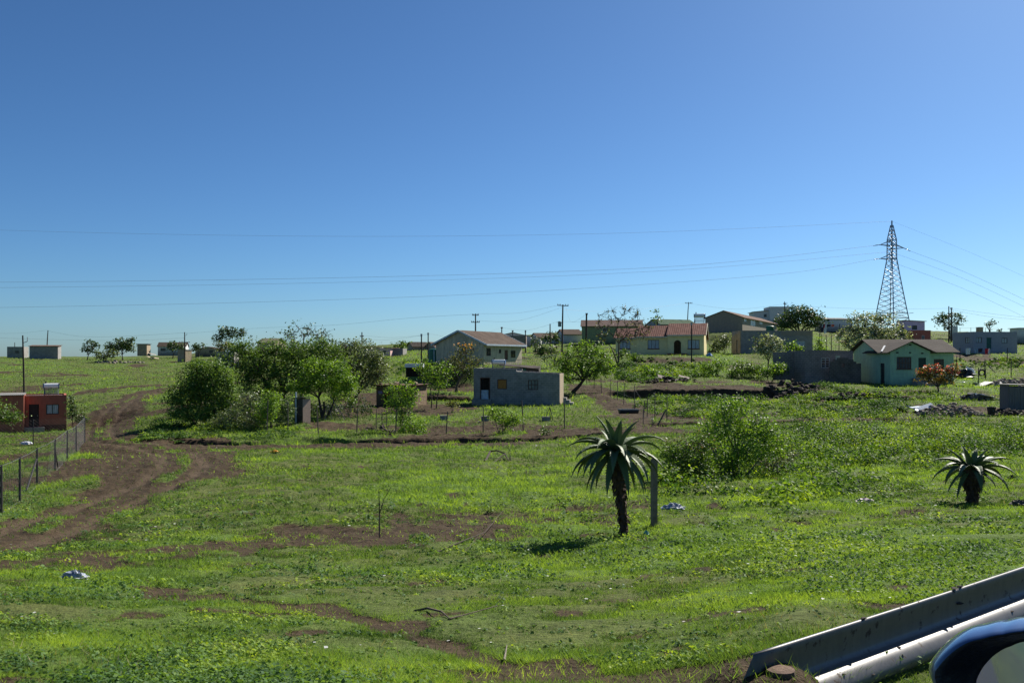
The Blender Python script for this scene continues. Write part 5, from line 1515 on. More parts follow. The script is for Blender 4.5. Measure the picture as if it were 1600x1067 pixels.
# spiky agave between coop and shack
def spiky(name, label, px, py, d, n, L_, wd, mat, up=.9):
    b = P(px, py, d); gz = float(H(np.array([b.x]), np.array([b.y]))[0]); b.z = gz
    E = empty(name, b, label, 'plant')
    m = MB()
    for i in range(n):
        a = i * 2.4 + random.uniform(-.2, .2); e = random.uniform(.25, 1.25) * up
        dr = Vector((math.cos(a) * math.cos(e), math.sin(a) * math.cos(e), math.sin(e)))
        s_ = Vector((-math.sin(a), math.cos(a), 0)) * wd
        q = dr * L_ * random.uniform(.8, 1.1)
        m.quad(-s_ * .6 + Vector((0, 0, .05)), s_ * .6 + Vector((0, 0, .05)), q * .5 + s_ + Vector((0, 0, .05)), q * .5 - s_ + Vector((0, 0, .05)))
        m.poly([q * .5 - s_ + Vector((0, 0, .05)), q * .5 + s_ + Vector((0, 0, .05)), q])
    m.build('leaf_rosette', mat, E)
    m = MB(); m.lathe([(.12, -.2), (.16, .1), (.08, .25)], 8); m.build('stem', BARK_DARK, E)
spiky('agave', 'spiky grey agave on the slope behind the mud shack', 622, 586, 96, 46, 1.35, .06, plain('agave_grey', (.11, .16, .10), .6))

# ------------------------------------------------------------------ the two aloes
ALOE = plain('aloe_leaf', (.070, .112, .048), .55, .3, 3, spec=.25, c2=(.125, .175, .072))
DEAD = plain('dead_aloe_leaf', (.075, .050, .034), .95, .45, 6)
def aloe(label, px, d, h_trunk, leaves, lean=(0, 0), trunk=(.10, .13)):
    b = Gd(px, d); E = empty('tree_aloe', b, label, 'aloe', 'tree aloes on the grass')
    top = Vector((lean[0], lean[1], h_trunk))
    m = MB(); pts = [Vector((0, 0, -.15)), top * .02, top * .35 + Vector((.02, 0, 0)), top * .7, top]
    m.tube(pts, [trunk[0] * 1.15, trunk[0], trunk[0] * .9, trunk[1], trunk[1] * .9], 12)
    m.build('trunk', DEAD, E)
    m = MB()
    for i in range(360):
        t = RNG.random() ** .75
        z0 = h_trunk * (.04 + .95 * t); a = RNG.random() * 6.283
        r = np.interp(t, [0, .35, .7, 1], [trunk[0], trunk[0] * .9, trunk[1], trunk[1]])
        c = Vector((top.x * z0 / h_trunk, top.y * z0 / h_trunk, z0)) + Vector((math.cos(a), math.sin(a), 0)) * r * .9
        L_ = (.07 + .20 * max(t - .1, 0)) * (.7 + .6 * RNG.random()); w = .02 + .022 * RNG.random()
        o = Vector((math.cos(a), math.sin(a), 0)); s_ = Vector((-math.sin(a), math.cos(a), 0)) * w
        tw = Vector((RNG.normal(), RNG.normal(), 0)) * .015
        m.quad(c - s_, c + s_, c + o * L_ * .28 + s_ * .9 - Vector((0, 0, L_ * .55)) + tw, c + o * L_ * .28 - s_ * .9 - Vector((0, 0, L_ * .55)) + tw)
        m.poly([c + o * L_ * .28 + s_ * .9 - Vector((0, 0, L_ * .55)) + tw, c + o * L_ * .28 - s_ * .9 - Vector((0, 0, L_ * .55)) + tw, c + o * L_ * .2 - Vector((0, 0, L_)) + tw * 2])
    m.build('dead_leaf_skirt', DEAD, E)
    # fleshy leaves: channelled blades that arch out and over
    m = MB()
    for (az, el, L_, w, droop) in leaves:
        o = Vector((math.cos(az), math.sin(az), 0)); s_ = Vector((-math.sin(az), math.cos(az), 0))
        n = 9; p = top + o * trunk[1] * .35 + Vector((0, 0, -.02)); ang = el
        rows = []
        for i in range(n + 1):
            t = i / n
            ww = w * (1 - t ** 1.7) * (.85 + .35 * math.sin(min(t * 3, 1.57))) + .003
            dr = o * math.cos(ang) + Vector((0, 0, math.sin(ang)))
            up = -o * math.sin(ang) + Vector((0, 0, math.cos(ang)))
            th = .022 * (1 - t) + .004
            rows.append((p - s_ * ww + up * ww * .32, p - up * th * .2, p + s_ * ww + up * ww * .32, p - up * (th + ww * .28)))
            p = p + dr * (L_ / n)
            ang -= droop / n * (.5 + 1.0 * t)
        k = len(m.v)
        for r_ in rows: m.v += [tuple(q) for q in r_]
        for i in range(n):
            for j in range(4):
                a_, b_ = k + i * 4 + j, k + i * 4 + (j + 1) % 4
                m.f.append((a_, b_, b_ + 4, a_ + 4))
        # marginal teeth
        for i in range(1, n - 1):
            for sd in (0, 2):
                q0, q1 = rows[i][sd], rows[i + 1][sd]
                for f_ in (.0, .5):
                    c = q0 + (q1 - q0) * f_; ev = (q1 - q0).normalized() * .012
                    m.poly([c - ev, c + ev, c + s_ * (.022 if sd == 2 else -.022) + (q1 - q0).normalized() * .01])
    o_ = m.build('leaf_rosette', ALOE, E)
    return E
def aloe_leaves(n_up, n_mid, n_low, L_, w, rot=0.3):
    out = []
    for i in range(n_up): out.append((rot + i * 6.283 / n_up + random.uniform(-.15, .15), random.uniform(.95, 1.3), L_ * random.uniform(.55, .75), w * .9, random.uniform(.5, .9)))
    for i in range(n_mid): out.append((rot + .5 + i * 6.283 / n_mid + random.uniform(-.12, .12), random.uniform(.35, .75), L_ * random.uniform(.85, 1.0), w, random.uniform(1.25, 1.8)))
    for i in range(n_low): out.append((rot + .2 + i * 6.283 / n_low + random.uniform(-.12, .12), random.uniform(-.15, .25), L_ * random.uniform(.9, 1.05), w, random.uniform(1.4, 1.8)))
    return out
aloe('taller tree aloe with drooping green leaves left of the concrete post', 976, 17.0, 1.60, aloe_leaves(7, 11, 14, 1.06, .086) + [(k * .7 + .1, -.65, .98, .08, .95) for k in range(9)], (-.16, 0), (.075, .095))
aloe('shorter tree aloe with spreading thin leaves near the right edge', 1519, 20.0, .80, aloe_leaves(6, 12, 7, .95, .075, .8) + [(3.7, -.6, .85, .055, .9), (3.3, -.5, .8, .055, .9), (5.4, -.4, .6, .05, .9)], (.0, 0), (.12, .19))

# ------------------------------------------------------------------ poles, pylon, wires
POLE_WOOD = plain('creosoted_pole', (.060, .046, .038), .9, .3, 5, stretch=(4, 4, .4))
STEEL = plain('galvanised_lattice', (.30, .34, .42), .5, .15, 4, .6)
PORCELAIN = plain('brown_insulator', (.07, .03, .02), .3)
WIRE = plain('wire', (.20, .23, .27), .6, .1)
def pole(label, px, ytop, ybase, d, r=.11, arms=(), lean=0.0, extra=None, group='wooden power poles'):
    b = P(px, ybase, d); z0 = b.z
    hgt = (ybase - ytop) / F * d
    E = empty('power_pole', b, label, 'power pole', group)
    tx = lean / F * d
    m = MB(); m.tube([(0, 0, -1.2), (tx * .5, 0, hgt * .5), (tx, 0, hgt)], [r * 1.15, r, r * .8], 10); m.build('post', POLE_WOOD, E)
    for (dz, half, sk) in arms:
        z = hgt - dz
        x0 = tx * z / hgt
        m = MB(); m.bar((x0 - half, -r - .04, z), (x0 + half, -r - .04 , z + sk), .10, .12); a = m.build('crossarm', POLE_WOOD, E)
        m = MB()
        for u in (-.92, -.5, .5, .92):
            m.lathe([(.03, 0), (.055, .04), (.05, .16), (.02, .2)], 8, (x0 + u * half, -r - .04, z + .06 + sk * (u + 1) / 2))
        m.build('insulator', PORCELAIN, a)
    if extra == 'transformer':
        m = MB(); m.lathe([(.05, -.42), (.26, -.4), (.27, .36), (.22, .42), (.1, .46)], 16, (-.36, 0, hgt * .60)); m.build('transformer', plain('transformer_grey', (.17, .24, .25), .5), E)
        m = MB(); m.bar((-.30, 0, hgt * .60 + .2), (.05, 0, hgt * .60 + .2), .08); m.bar((-.9, 0, hgt * .6 + .28), (-.4, 0, hgt * .6 + .28), .05); m.build('bracket', METAL, E)
    if extra == 'cap':
        m = MB(); m.box(tx - r * 1.2, tx + r * 1.2, -.14, .14, hgt - .25, hgt + .12); m.build('pole_cap', METAL, E)
    if extra == 'side':
        m = MB(); m.bar((tx, 0, hgt - .9), (tx + .55, 0, hgt - .7), .07); m.bar((tx + .55, 0, hgt - .7), (tx + .55, 0, hgt - .2), .06); m.build('bracket', METAL, E)
    return b + Vector((tx, 0, hgt))
pole('leaning dark pole rising behind the orange red house', 38, 524, 614, 105, .10, lean=-2.5, extra='side')
pole('bare pole behind the long grey house at far left', 73, 516, 546, 262, .15, lean=2)
pole('short thin pole left of the long grey house', 23, 535, 548, 262, .10)
pole('pole with raised bracket and crossarm beside block hut', 288.5, 519, 561, 222, .14, [(2.5, 1.35, 0)], extra='side')
pole('small crossarm pole above the pink house', 565.5, 519, 548, 176, .12, [(.85, .38, 0)])
pole('left one of the twin poles left of the cream gable house', 658.5, 523, 570, 125, .10, extra='cap')
pole('right one of the twin poles left of the cream gable house', 669, 521, 566, 140, .10, extra='cap')
pole('tall pole with two crossarms above the cream house ridge', 743, 490, 540, 150, .12, [(.28, .55, 0), (1.45, .72, 0)])
pole('short pole above the pale gable house roof', 784, 511, 534, 170, .11, [(.25, .16, 0)])
pole('pole at the ruined house with dark windows', 801, 517, 540, 168, .08, [(.15, .14, 0)])
pole('pole right of the ruined house, thin and plain', 821, 517, 548, 150, .10, extra='cap')
pole('plain pole left of the transformer pole', 859.5, 506, 545, 155, .11)
pole('tall T shaped pole carrying a grey transformer', 878, 476, 552, 142, .13, [(.12, .88, -.08)], lean=1.5, extra='transformer')
pole('thick dark double pole between transformer and bare tree', 915.5, 490, 552, 135, .15, [(.18, .14, 0)], lean=1)
pole('leaning crossarm pole behind the green sheet roof', 1074, 472, 500, 225, .11, [(.3, .92, 0)], lean=2)
pole('dark thin pole standing in front of the yellow house', 1080.5, 505, 580, 118, .09, extra='cap')
pole('short H shaped pole on top of the white hall', 1226, 471, 486, 208, .10, [(.6, .3, 0)], extra='side')
pole('taller one of the twin poles before the umbrella tree', 1482.5, 478.5, 535, 190, .12)
pole('shorter one of the twin poles before the umbrella tree', 1486.5, 481.5, 535, 190, .14, extra='cap')

def pylon():
    d = 258
    base = P(1393.5, 512, d)
    E = empty('lattice_pylon', base, 'tall steel lattice pylon on the hill carrying power lines', 'pylon', None, R(28))
    z = lambda py: (CY - py) / F * d - base.z
    lev = [(z(530), 3.95), (z(497), 3.15), (z(480), 2.72), (z(455), 2.1), (z(430), 1.5), (z(404), .92), (z(375), .88), (z(362), .5), (z(352), .22)]
    zs = [a for a, _ in lev]; ws = [b for _, b in lev]
    W = lambda zz: float(np.interp(zz, zs, ws))
    cor = lambda zz, i: Vector((W(zz) * (1 if i in (0, 1) else -1), W(zz) * (1 if i in (0, 3) else -1), zz))
    m = MB()
    steps = list(np.linspace(z(530), z(497), 3)) + list(np.linspace(z(490), z(404), 12)) + list(np.linspace(z(399), z(352), 9))
    for i in range(4):
        for a, b in zip(zs[:-1], zs[1:]): m.bar(cor(a, i), cor(b, i), .20)
    for a, b in zip(steps[:-1], steps[1:]):
        for i in range(4):
            j = (i + 1) % 4
            m.bar(cor(a, i), cor(b, j), .09); m.bar(cor(a, j), cor(b, i), .09)
    for zz in (z(497), z(489), z(404), z(389), z(384), z(375)):
        for i in range(4): m.bar(cor(zz, i), cor(zz, (i + 1) % 4), .12)
    m.build('lattice_tower', STEEL, E)
    m = MB(); m.tube([(0, 0, z(353)), (0, 0, z(345))], .22, 6); m.build('peak', STEEL, E)
    tips = []
    ca, sa = math.cos(R(-28)), math.sin(R(-28))
    for (pz, px, s_) in ((384, 1375, -1), (389, 1412, 1), (405.5, 1375.5, -1)):
        wx = (px - 1393.5) / F * d
        tip = Vector((wx * ca, wx * sa, z(pz) + .25))
        m = MB()
        for i in range(4):
            c0 = cor(z(pz) if i % 2 else z(pz) + 1.6, i)
            m.bar(c0, tip, .17)
        for t in (.35, .7):
            a, b = cor(z(pz), 1).lerp(tip, t), cor(z(pz), 2 if s_ < 0 else 0).lerp(tip, t)
            m.bar(a, b, .08)
        arm = m.build('crossarm', STEEL, E)
        end = tip + Vector((s_ * 1.9 * ca, s_ * 1.9 * sa, -.25 if s_ < 0 else -.9))
        m = MB()
        for i in range(9):
            q = tip.lerp(end, (i + .5) / 9); m.stone(q, .17, .8)
        m.bar(tip, end, .05); m.build('insulator', PORCELAIN, arm)
        M_ = Matrix.Translation(base) @ Matrix.Rotation(R(28), 4, 'Z')
        tips.append(M_ @ end)
    m = MB()
    w0 = W(z(497)) + .9
    for sx in (-1, 1):
        for sy in (-1, 1): m.bar((sx * (w0 - .9), sy * (w0 - .9), z(490)), (sx * w0, sy * w0, z(489.3)), .12)
    m.build('anti_climb_guard', STEEL, E)
    return tips, base + Vector((0, 0, z(346)))
tips, peak = pylon()

WG = 'overhead power lines'
def wire(label, pts, r=.025, name='power_line', group=WG, mat=None, cat='power line'):
    """pts: sighted (px, py, d); a smooth hanging line through them"""
    P3 = [P(*p) if not isinstance(p, Vector) else p for p in pts]
    out = []
    n = 24
    for i in range(len(P3) - 1):
        p0, p1, p2, p3 = P3[max(i - 1, 0)], P3[i], P3[i + 1], P3[min(i + 2, len(P3) - 1)]
        for j in range(n + (i == len(P3) - 2)):
            t = j / n
            out.append(.5 * ((2 * p1) + (p2 - p0) * t + (2 * p0 - 5 * p1 + 4 * p2 - p3) * t * t + (3 * p1 - p0 - 3 * p2 + p3) * t * t * t))
    m = MB(); m.tube(out, r * .78, 5, cap=False)
    return tag(m.build(name, mat or WIRE), label, cat, group)
D = 258
wire('topmost earth wire sagging from the pylon peak to the left', [peak, (1000, 363.5, D), (600, 369.5, D), (200, 365, D), (-250, 352, D)], .030)
wire('upper conductor running left from the pylon, highest of three', [tips[0], (1100, 413, D), (800, 427, D), (400, 436.5, D), (0, 441, D), (-250, 441, D)], .040)
wire('middle conductor running left from the pylon, just below upper', [P(1385, 394, D), (1100, 419, D), (800, 434, D), (400, 444, D), (0, 449.5, D), (-250, 450, D)], .034)
wire('lowest conductor running left from the pylon', [tips[2], (1200, 430, D), (800, 457, D), (400, 472, D), (0, 480.5, D), (-250, 483, D)], .036)
wire('earth wire falling right from the pylon peak', [peak, (1500, 388, D), (1600, 432, D), (1700, 480, D)], .022)
wire('upper conductor falling right from the right pylon arm', [tips[1], (1500, 422, D), (1600, 468, D), (1700, 518, D)], .034)
wire('middle conductor falling right from the pylon', [P(1398, 396, D), (1500, 433, D), (1600, 479, D), (1700, 528, D)], .030)
wire('lowest conductor falling right from the pylon', [P(1400, 412, D), (1500, 449, D), (1600, 495, D), (1700, 545, D)], .030)
wire('thin line crossing behind the pylon foot to twin poles', [(1226, 477, 208), (1350, 482.5, 200), (1482, 482, 190)], .018)
wire('upper thin line falling right from the twin poles', [(1482, 481, 190), (1540, 489, 190), (1600, 496, 190), (1680, 503, 190)], .020)
wire('lower thin line falling right from the twin poles', [(1487, 484, 190), (1540, 494, 190), (1600, 500, 190), (1680, 507, 190)], .020)
wire('line from the hall pole left over the hillside house', [(1226, 475, 208), (1150, 483, 215), (1076, 474, 225)], .018)
wire('line between the green roof pole and transformer pole', [(1072, 474, 225), (970, 486, 180), (880, 484, 142)], .016)
wire('upper line from the transformer pole to the twin crossarm pole', [(872, 477, 142), (810, 489, 146), (744, 490, 150)], .014)
wire('lower line from the transformer pole to the twin crossarm pole', [(884, 478, 142), (810, 501, 146), (744, 501, 150)], .014)
wire('line from the twin crossarm pole far left across the trees', [(741, 491, 150), (640, 497, 165), (520, 508, 190), (400, 513, 210), (290, 521, 222)], .018)
wire('line from the small crossarm pole to the twin poles', [(566, 524, 176), (610, 527.5, 155), (658, 524, 125)], .014)
wire('lower line from the small crossarm pole to the twin poles', [(566, 531, 176), (615, 530.5, 150), (669, 522, 140)], .013)
wire('line from the twin poles to the short pole above pale roof', [(669, 521, 140), (725, 528, 155), (784, 512, 170)], .013)
wire('line from the short pole to the plain pole', [(784, 512, 170), (822, 516, 160), (859, 507, 155)], .014)
wire('line from the plain pole rising to the transformer', [(859, 507, 155), (874, 503, 146), (915, 503.5, 135)], .012)
wire('drooping line from the transformer crossarm to double pole', [(884, 479, 142), (893, 503, 138), (915, 492, 135)], .012)
wire('left hand line from the bare pole out of frame', [(73, 516, 262), (30, 520.5, 262), (-30, 521, 262)], .022)
wire('line from the bare pole right to the bracket pole', [(74, 517, 262), (130, 526, 250), (200, 525, 235), (288, 520, 222)], .022)
wire('lower left line crossing behind the leaning pole', [(-30, 527, 240), (80, 530.5, 240), (200, 532, 232), (288, 528, 222)], .020)
wire('slack white hose strung before the cream gable house', [(700, 554.5, 96), (735, 559.5, 95), (768, 563, 93), (812, 562, 93), (850, 557.5, 94), (880, 552, 95)], .032, 'hose_line', None, plain('pale_rope', (.45, .42, .36), .8), 'hose')

# ------------------------------------------------------------------ fences
FENCE_STEEL = plain('dark_fence_iron', (.035, .032, .033), .6)
FENCE_WOOD = plain('fence_stick', (.13, .105, .085), .9, .3, 6, stretch=(6, 6, .6))
NET = plain('fence_wire', (.17, .175, .18), .6, .1, 3, .3)
def fence(label, posts, rad, mat, wires=(), net=0, pitch=.35, wr=.004, netr=.004, netmat=None, straight=True, props=()):
    """posts: (px, top, base, d)"""
    bs = []
    for (px, yt, yb, d) in posts:
        b = P(px, yb, d); gz = float(H(np.array([b.x]), np.array([b.y]))[0])
        t = P(px, yt, d)
        bs.append((Vector((b.x, b.y, min(b.z, gz))), t))
    o = bs[0][0].copy()
    E = empty('wire_fence', o, label, 'fence')
    for i, (b, t) in enumerate(bs):
        j = 0 if straight else random.uniform(-.06, .06)
        m = MB(); m.tube([b - o + Vector((0, 0, -.3)), (b + t) / 2 - o + Vector((j, 0, 0)), t - o + Vector((j * 2, 0, 0))], [rad, rad, rad * .85], 7); m.build('post', mat, E)
    m = MB()
    for f in wires:
        pts = [b.lerp(t, f) - o for b, t in bs]
        for p, q in zip(pts[:-1], pts[1:]):
            m.tube([p, (p + q) / 2 + Vector((0, 0, -.02)), q], wr, 4, cap=False)
    if net:
        for (b0, t0), (b1, t1) in zip(bs[:-1], bs[1:]):
            L_ = (b1 - b0).length; n = max(2, int(L_ / pitch)); hh = (t0 - b0).length
            for k in range(-int(hh / pitch), n):
                for s_ in (1, -1):
                    u0, u1 = k / n, k / n + hh / pitch / n
                    f0, f1 = 0.0, 1.0
                    if u0 < 0: f0 = -u0 / (u1 - u0); u0 = 0
                    if u1 > 1: f1 = 1 - (u1 - 1) / (u1 - u0) * (1 - f0) if u1 - u0 > 1e-6 else 1; u1 = 1
                    if u1 <= u0: continue
                    if s_ < 0: f0, f1 = 1 - f0, 1 - f1
                    a = b0.lerp(b1, u0).lerp(t0.lerp(t1, u0), f0) - o; c = b0.lerp(b1, u1).lerp(t0.lerp(t1, u1), f1) - o
                    m.tube([a, c], netr, 3, cap=False)
    if m.f: m.build('wire_netting' if net else 'strand', netmat or NET, E)
    for (a, c) in props:
        m = MB(); m.tube([P(*a) - o, P(*c) - o], rad * .8, 6); m.build('brace', mat, E)
    return E
fence('netting fence with black iron posts along the dirt track', [(-60, 735, 838, 20.2), (2, 726, 794, 23), (31, 714, 776, 26), (58, 700, 757, 30), (86, 686, 738, 35), (105, 672, 718, 41), (119, 665, 707, 46.5), (132.5, 651, 693, 55)], .035, FENCE_STEEL,
      (.02, .98), 1, .34, .005, .0022, NET, props=[((41, 766, 28.5), (57.5, 716, 30)), ((90, 729, 36), (86, 703, 35))])
fence('thin mesh fence in front of the orange red house', [(-30, 668, 714, 54), (52, 655, 703, 55), (132, 651, 692, 56)], .03, FENCE_STEEL, (.05, .98), 1, .2, .004, .003, plain('rusty_mesh', (.10, .08, .07), .7))
fence('stick fence with slack wires below the block house', [(417, 625, 668, 58), (450, 626, 673, 58), (498, 638, 684, 56), (557, 637, 682, 56), (617.5, 635, 682, 56), (697, 643, 676, 56.5), (755, 635, 673, 57), (818, 626, 672, 57), (882, 630, 673, 57)], .038, FENCE_WOOD, (.35, .65, .92), straight=False)
fence('garden fence of thin posts climbing from tyre trough to block house', [(1042, 618, 668, 62), (1023, 612, 652, 67), (1011, 621, 652, 66.5), (1005, 625, 655, 66), (991, 602, 640, 73), (974.5, 598, 634, 78), (964.5, 595, 629, 82), (953, 592, 623, 86), (940, 590, 616, 90), (928, 584, 607, 95), (917, 583, 602, 99)], .035, FENCE_WOOD, (.5, .9), straight=False, props=[((1029, 664, 62), (1041, 640, 62))])
fence('garden fence corner post with a leaning plank at path foot', [(1005, 640, 668, 60), (1019, 650, 670, 58)], .03, FENCE_WOOD, (.7,))
fence('dark iron fence with braced posts beside the rubbish', [(1495, 556, 592, 106), (1539, 561, 588, 106), (1580, 560, 583, 108), (1640, 558, 580, 110)], .05, FENCE_STEEL, (.25, .55, .98), props=[((1529, 580, 105), (1539, 567, 106)), ((1555, 582, 107), (1540, 567, 106))])
fence('short iron fence post with a coil beside dark bush', [(1529, 574, 597, 97), (1540, 576, 588, 103)], .05, FENCE_STEEL, (.9,))
fence('thin wooden fence along the hilltop by the washing', [(1284, 522, 544, 125), (1291, 523, 545, 125), (1299, 522, 546, 125), (1311, 522, 546, 126)], .06, FENCE_WOOD, (.5, .95))
fence('white railing on the ridge above the grey house roof', [(1500, 512, 522, 204), (1517, 512, 522, 204), (1528, 512, 522, 204), (1540, 512, 522, 204), (1560, 513, 522, 204)], .05, FENCE_STEEL, (.5, .98), wr=.02)
fence('fence of sparse dark sticks on the left hillside', [(382.5, 575, 603, 102), (389, 572, 602, 102), (393, 574, 601, 103)], .05, FENCE_WOOD, (.9,))
fence('small stick enclosure beside the young tree', [(588, 638, 659, 62), (597, 640, 660, 61), (604, 640, 659, 62)], .03, FENCE_WOOD, (.3, .6, .95))

def single_post(name, label, px, yt, d, w, mat, cat='post', round_=False):
    b = Gd(px, d); t = P(px, yt, d)
    m = MB(); hh = t.z - b.z
    if round_: m.tube([(0, 0, -.3), (0, 0, hh)], w / 2, 8)
    else:
        m.box(-w / 2, w / 2, -w / 2, w / 2, -.3, hh - .02); m.box(-w / 2 + .012, w / 2 - .012, -w / 2 + .012, w / 2 - .012, hh - .019, hh)
    o = m.build(name, mat); o.location = b; o.rotation_euler.z = R(18)
    return tag(o, label, cat)
single_post('concrete_post', 'square grey concrete fence post right of the taller aloe', 1022, 716, 18.2, .105, plain('aged_concrete', (.20, .17, .145), .95, .35, 9, bump=.6))
single_post('marker_stake', 'thin stake with blue white tip on the left hillside', 382, 575, 110, .10, FENCE_WOOD, 'stake', True)

# ------------------------------------------------------------------ washing lines
def washing(label, a, b, d, items, posts=None):
    pa, pb = P(*a, d), P(*b, d)
    E = empty('washing_line', pa, label, 'washing line')
    m = MB(); m.tube([Vector((0, 0, 0)), (pb - pa) / 2 + Vector((0, 0, -.05)), pb - pa], .012, 4, cap=False); m.build('rope', WIRE, E)
    for (px, yb) in (posts or ()):
        t = P(px, a[1], d) - pa; q = P(px, yb, d) - pa
        m = MB(); m.tube([q + Vector((0, 0, -.3)), t], .06, 7); m.build('post', FENCE_STEEL, E)
    for (x0, x1, y1, mat, lb, nm) in items:
        y0 = a[1] + (b[1] - a[1]) * ((x0 + x1) / 2 - a[0]) / (b[0] - a[0]) + .4
        p0, p1, q0 = P(x0, y0, d), P(x1, y0, d), P(x0, y1, d)
        n = 7; v, f = [], []
        hh = p0.z - q0.z
        for j in range(4):
            for i in range(n):
                u = i / (n - 1)
                v.append((p0.x + (p1.x - p0.x) * u + .03 * j * math.sin(i), d - .03 + .06 * math.sin(i * 1.9 + j), p0.z - hh * j / 3 * (1 + .06 * math.sin(i * 2.3))))
        for j in range(3):
            for i in range(n - 1): f.append((j * n + i, j * n + i + 1, (j + 1) * n + i + 1, (j + 1) * n + i))
        m = MB(); m.v, m.f = v, f
        tag(m.build(nm, mat), lb, nm, 'washing on the lines')
CW, CR, CB, CK, CO = (plain('cloth_' + n, c, .9, .12, 6) for n, c in (('white', (.66, .66, .68)), ('red', (.50, .03, .05)), ('blue', (.20, .28, .42)), ('black', (.03, .03, .05)), ('coral', (.62, .14, .08))))
washing('washing line in front of the grey house', (1500, 543.5), (1576, 544.5), 126, [(1509, 1516, 553.5, CW, 'white shirt drying before the grey house', 'shirt'), (1523, 1528, 551, CB, 'pale blue cloth drying before the grey house', 'cloth'), (1528.5, 1535, 550.5, CK, 'dark cloth between pale blue and red washing', 'cloth'), (1539, 1543.5, 553, CR, 'red towel drying before the grey house', 'towel'), (1544, 1546.5, 552.5, CW, 'narrow white cloth beside the red towel', 'cloth')], [(1500, 562), (1574, 561)])
washing('washing line on the hilltop right of round tree', (1281, 506), (1312, 507), 132, [(1283, 1286, 511.5, CW, 'white cloth on the hilltop washing line', 'cloth'), (1286.5, 1289, 512.5, CR, 'red shirt on the hilltop washing line', 'shirt'), (1290, 1298, 510.5, CK, 'black washing in the middle of hilltop line', 'clothes'), (1299, 1303.5, 510.5, CO, 'coral cloth at the right of hilltop line', 'cloth'), (1287.5, 1291.5, 520.5, CW, 'white shirt hung low below the hilltop line', 'shirt'), (1282, 1287, 519.5, CK, 'dark cloth hung low below the hilltop line', 'cloth')], [(1281, 524), (1312, 524)])

# ------------------------------------------------------------------ rubble, tyres, litter, dead branches
STONE = plain('rubble_stone', (.20, .17, .145), .95, .45, 3, c2=(.30, .26, .22))
STONE_DK = plain('dark_clods', (.06, .045, .035), .95, .4, 3)
def rubble(label, px0, px1, py, d, n, s, mat, hgt=.5, dd=1.5):
    m = MB()
    for i in range(n):
        px = random.uniform(px0, px1); yy = d + random.uniform(-dd, dd)
        x = (px - CX) / F * yy; z = float(H(np.array([x]), np.array([yy]))[0])
        u = (px - px0) / (px1 - px0)
        m.stone((x, yy, z + random.random() ** 1.6 * hgt * math.sin(math.pi * min(max(u, .05), .95))), s * random.uniform(.4, 1.3), .75)
    return tag(m.build('rubble', mat), label, 'rubble', None, 'stuff')
rubble('dark stone heap at the end of the terrace bank', 1195, 1275, 604, 88, 110, .34, STONE_DK, .9, 2.2)
rubble('brown rubble spread below the green house', 1275, 1400, 625, 80, 150, .22, STONE_DK, .4, 3)
rubble('broken rubble heap with planks left of black bucket', 1430, 1535, 645, 63, 240, .19, STONE, .75, 1.5)
rubble('scattered brown rubble right of the black bucket', 1555, 1610, 645, 63, 70, .20, STONE_DK, .3, 1.4)
rubble('grey stone and sheet heap by the pink flowering tree', 1475, 1575, 620, 76, 130, .22, STONE, .45, 1.4)
rubble('pale rubble heap behind the braced fence', 1540, 1620, 592, 95, 150, .28, STONE, .6, 2.5)
rubble('low line of pale rubble on the left hillside', 145, 225, 565, 222, 60, .45, STONE, .35, 3)
rubble('soil clods along the fence in front of the shack', 565, 615, 662, 60, 60, .16, STONE_DK, .35, .8)
rubble('soil clods on the terrace edge below yellow house', 1000, 1090, 590, 97, 70, .22, STONE_DK, .5, 2)

def sheet_pile(name, label, cat, px, d, mats, n, size, hgt=.4, seed=3):
    rnd = random.Random(seed)
    b = Gd(px, d); E = empty(name, b, label, cat)
    for i in range(n):
        m = MB(); w, l = size * rnd.uniform(.5, 1.1), size * rnd.uniform(.15, .6)
        m.box(-w / 2, w / 2, -l / 2, l / 2, 0, .03)
        o = m.build('sheet' if i % 2 else 'plank', mats[i % len(mats)], E)
        o.location = (rnd.uniform(-1, 1) * size * .8, rnd.uniform(-.4, .4), hgt * rnd.random() * .8 + .05)
        o.rotation_euler = (rnd.uniform(-.4, .5), rnd.uniform(-.35, .35), rnd.uniform(-.6, .6))
sheet_pile('scrap_pile', 'pile of grey sheets and boards right of pink flowering tree', 'scrap pile', 1520, 75, [TIN, PALE_BLUE, STONE], 12, 1.5, .45)
sheet_pile('scrap_pile', 'leaning blue grey boards at the left end of the rubble heap', 'scrap pile', 1436, 64, [PALE_BLUE, STONE_DK], 7, 1.3, .6, 5)
sheet_pile('scrap_pile', 'long pale planks on the grass behind the board shed', 'scrap pile', 1552, 93, [plain('white_plank', (.6, .58, .54), .8)], 5, 2.2, .2, 8)
sheet_pile('scrap_pile', 'pale scrap heaped at the left skyline by small hut', 'scrap pile', 237, 240, [plain('cream_scrap', (.5, .4, .3), .8), STONE], 7, 2.0, 2.2, 4)
sheet_pile('scrap_pile', 'boards and rags under the terrace hedge', 'scrap pile', 1055, 98, [BROWN_BLOCK, plain('pale_rag', (.5, .5, .5), .9)], 6, 1.9, .5, 6)
sheet_pile('scrap_pile', 'loose planks on the soil below the dark stone heap', 'scrap pile', 1178, 80, [plain('bleached_plank', (.36, .31, .25), .9)], 3, 1.7, .2, 9)
sheet_pile('scrap_pile', 'dark timber stacked against the hillside fence of green roofs', 'scrap pile', 940, 136, [STONE_DK, TIN], 6, 1.6, .4, 12)

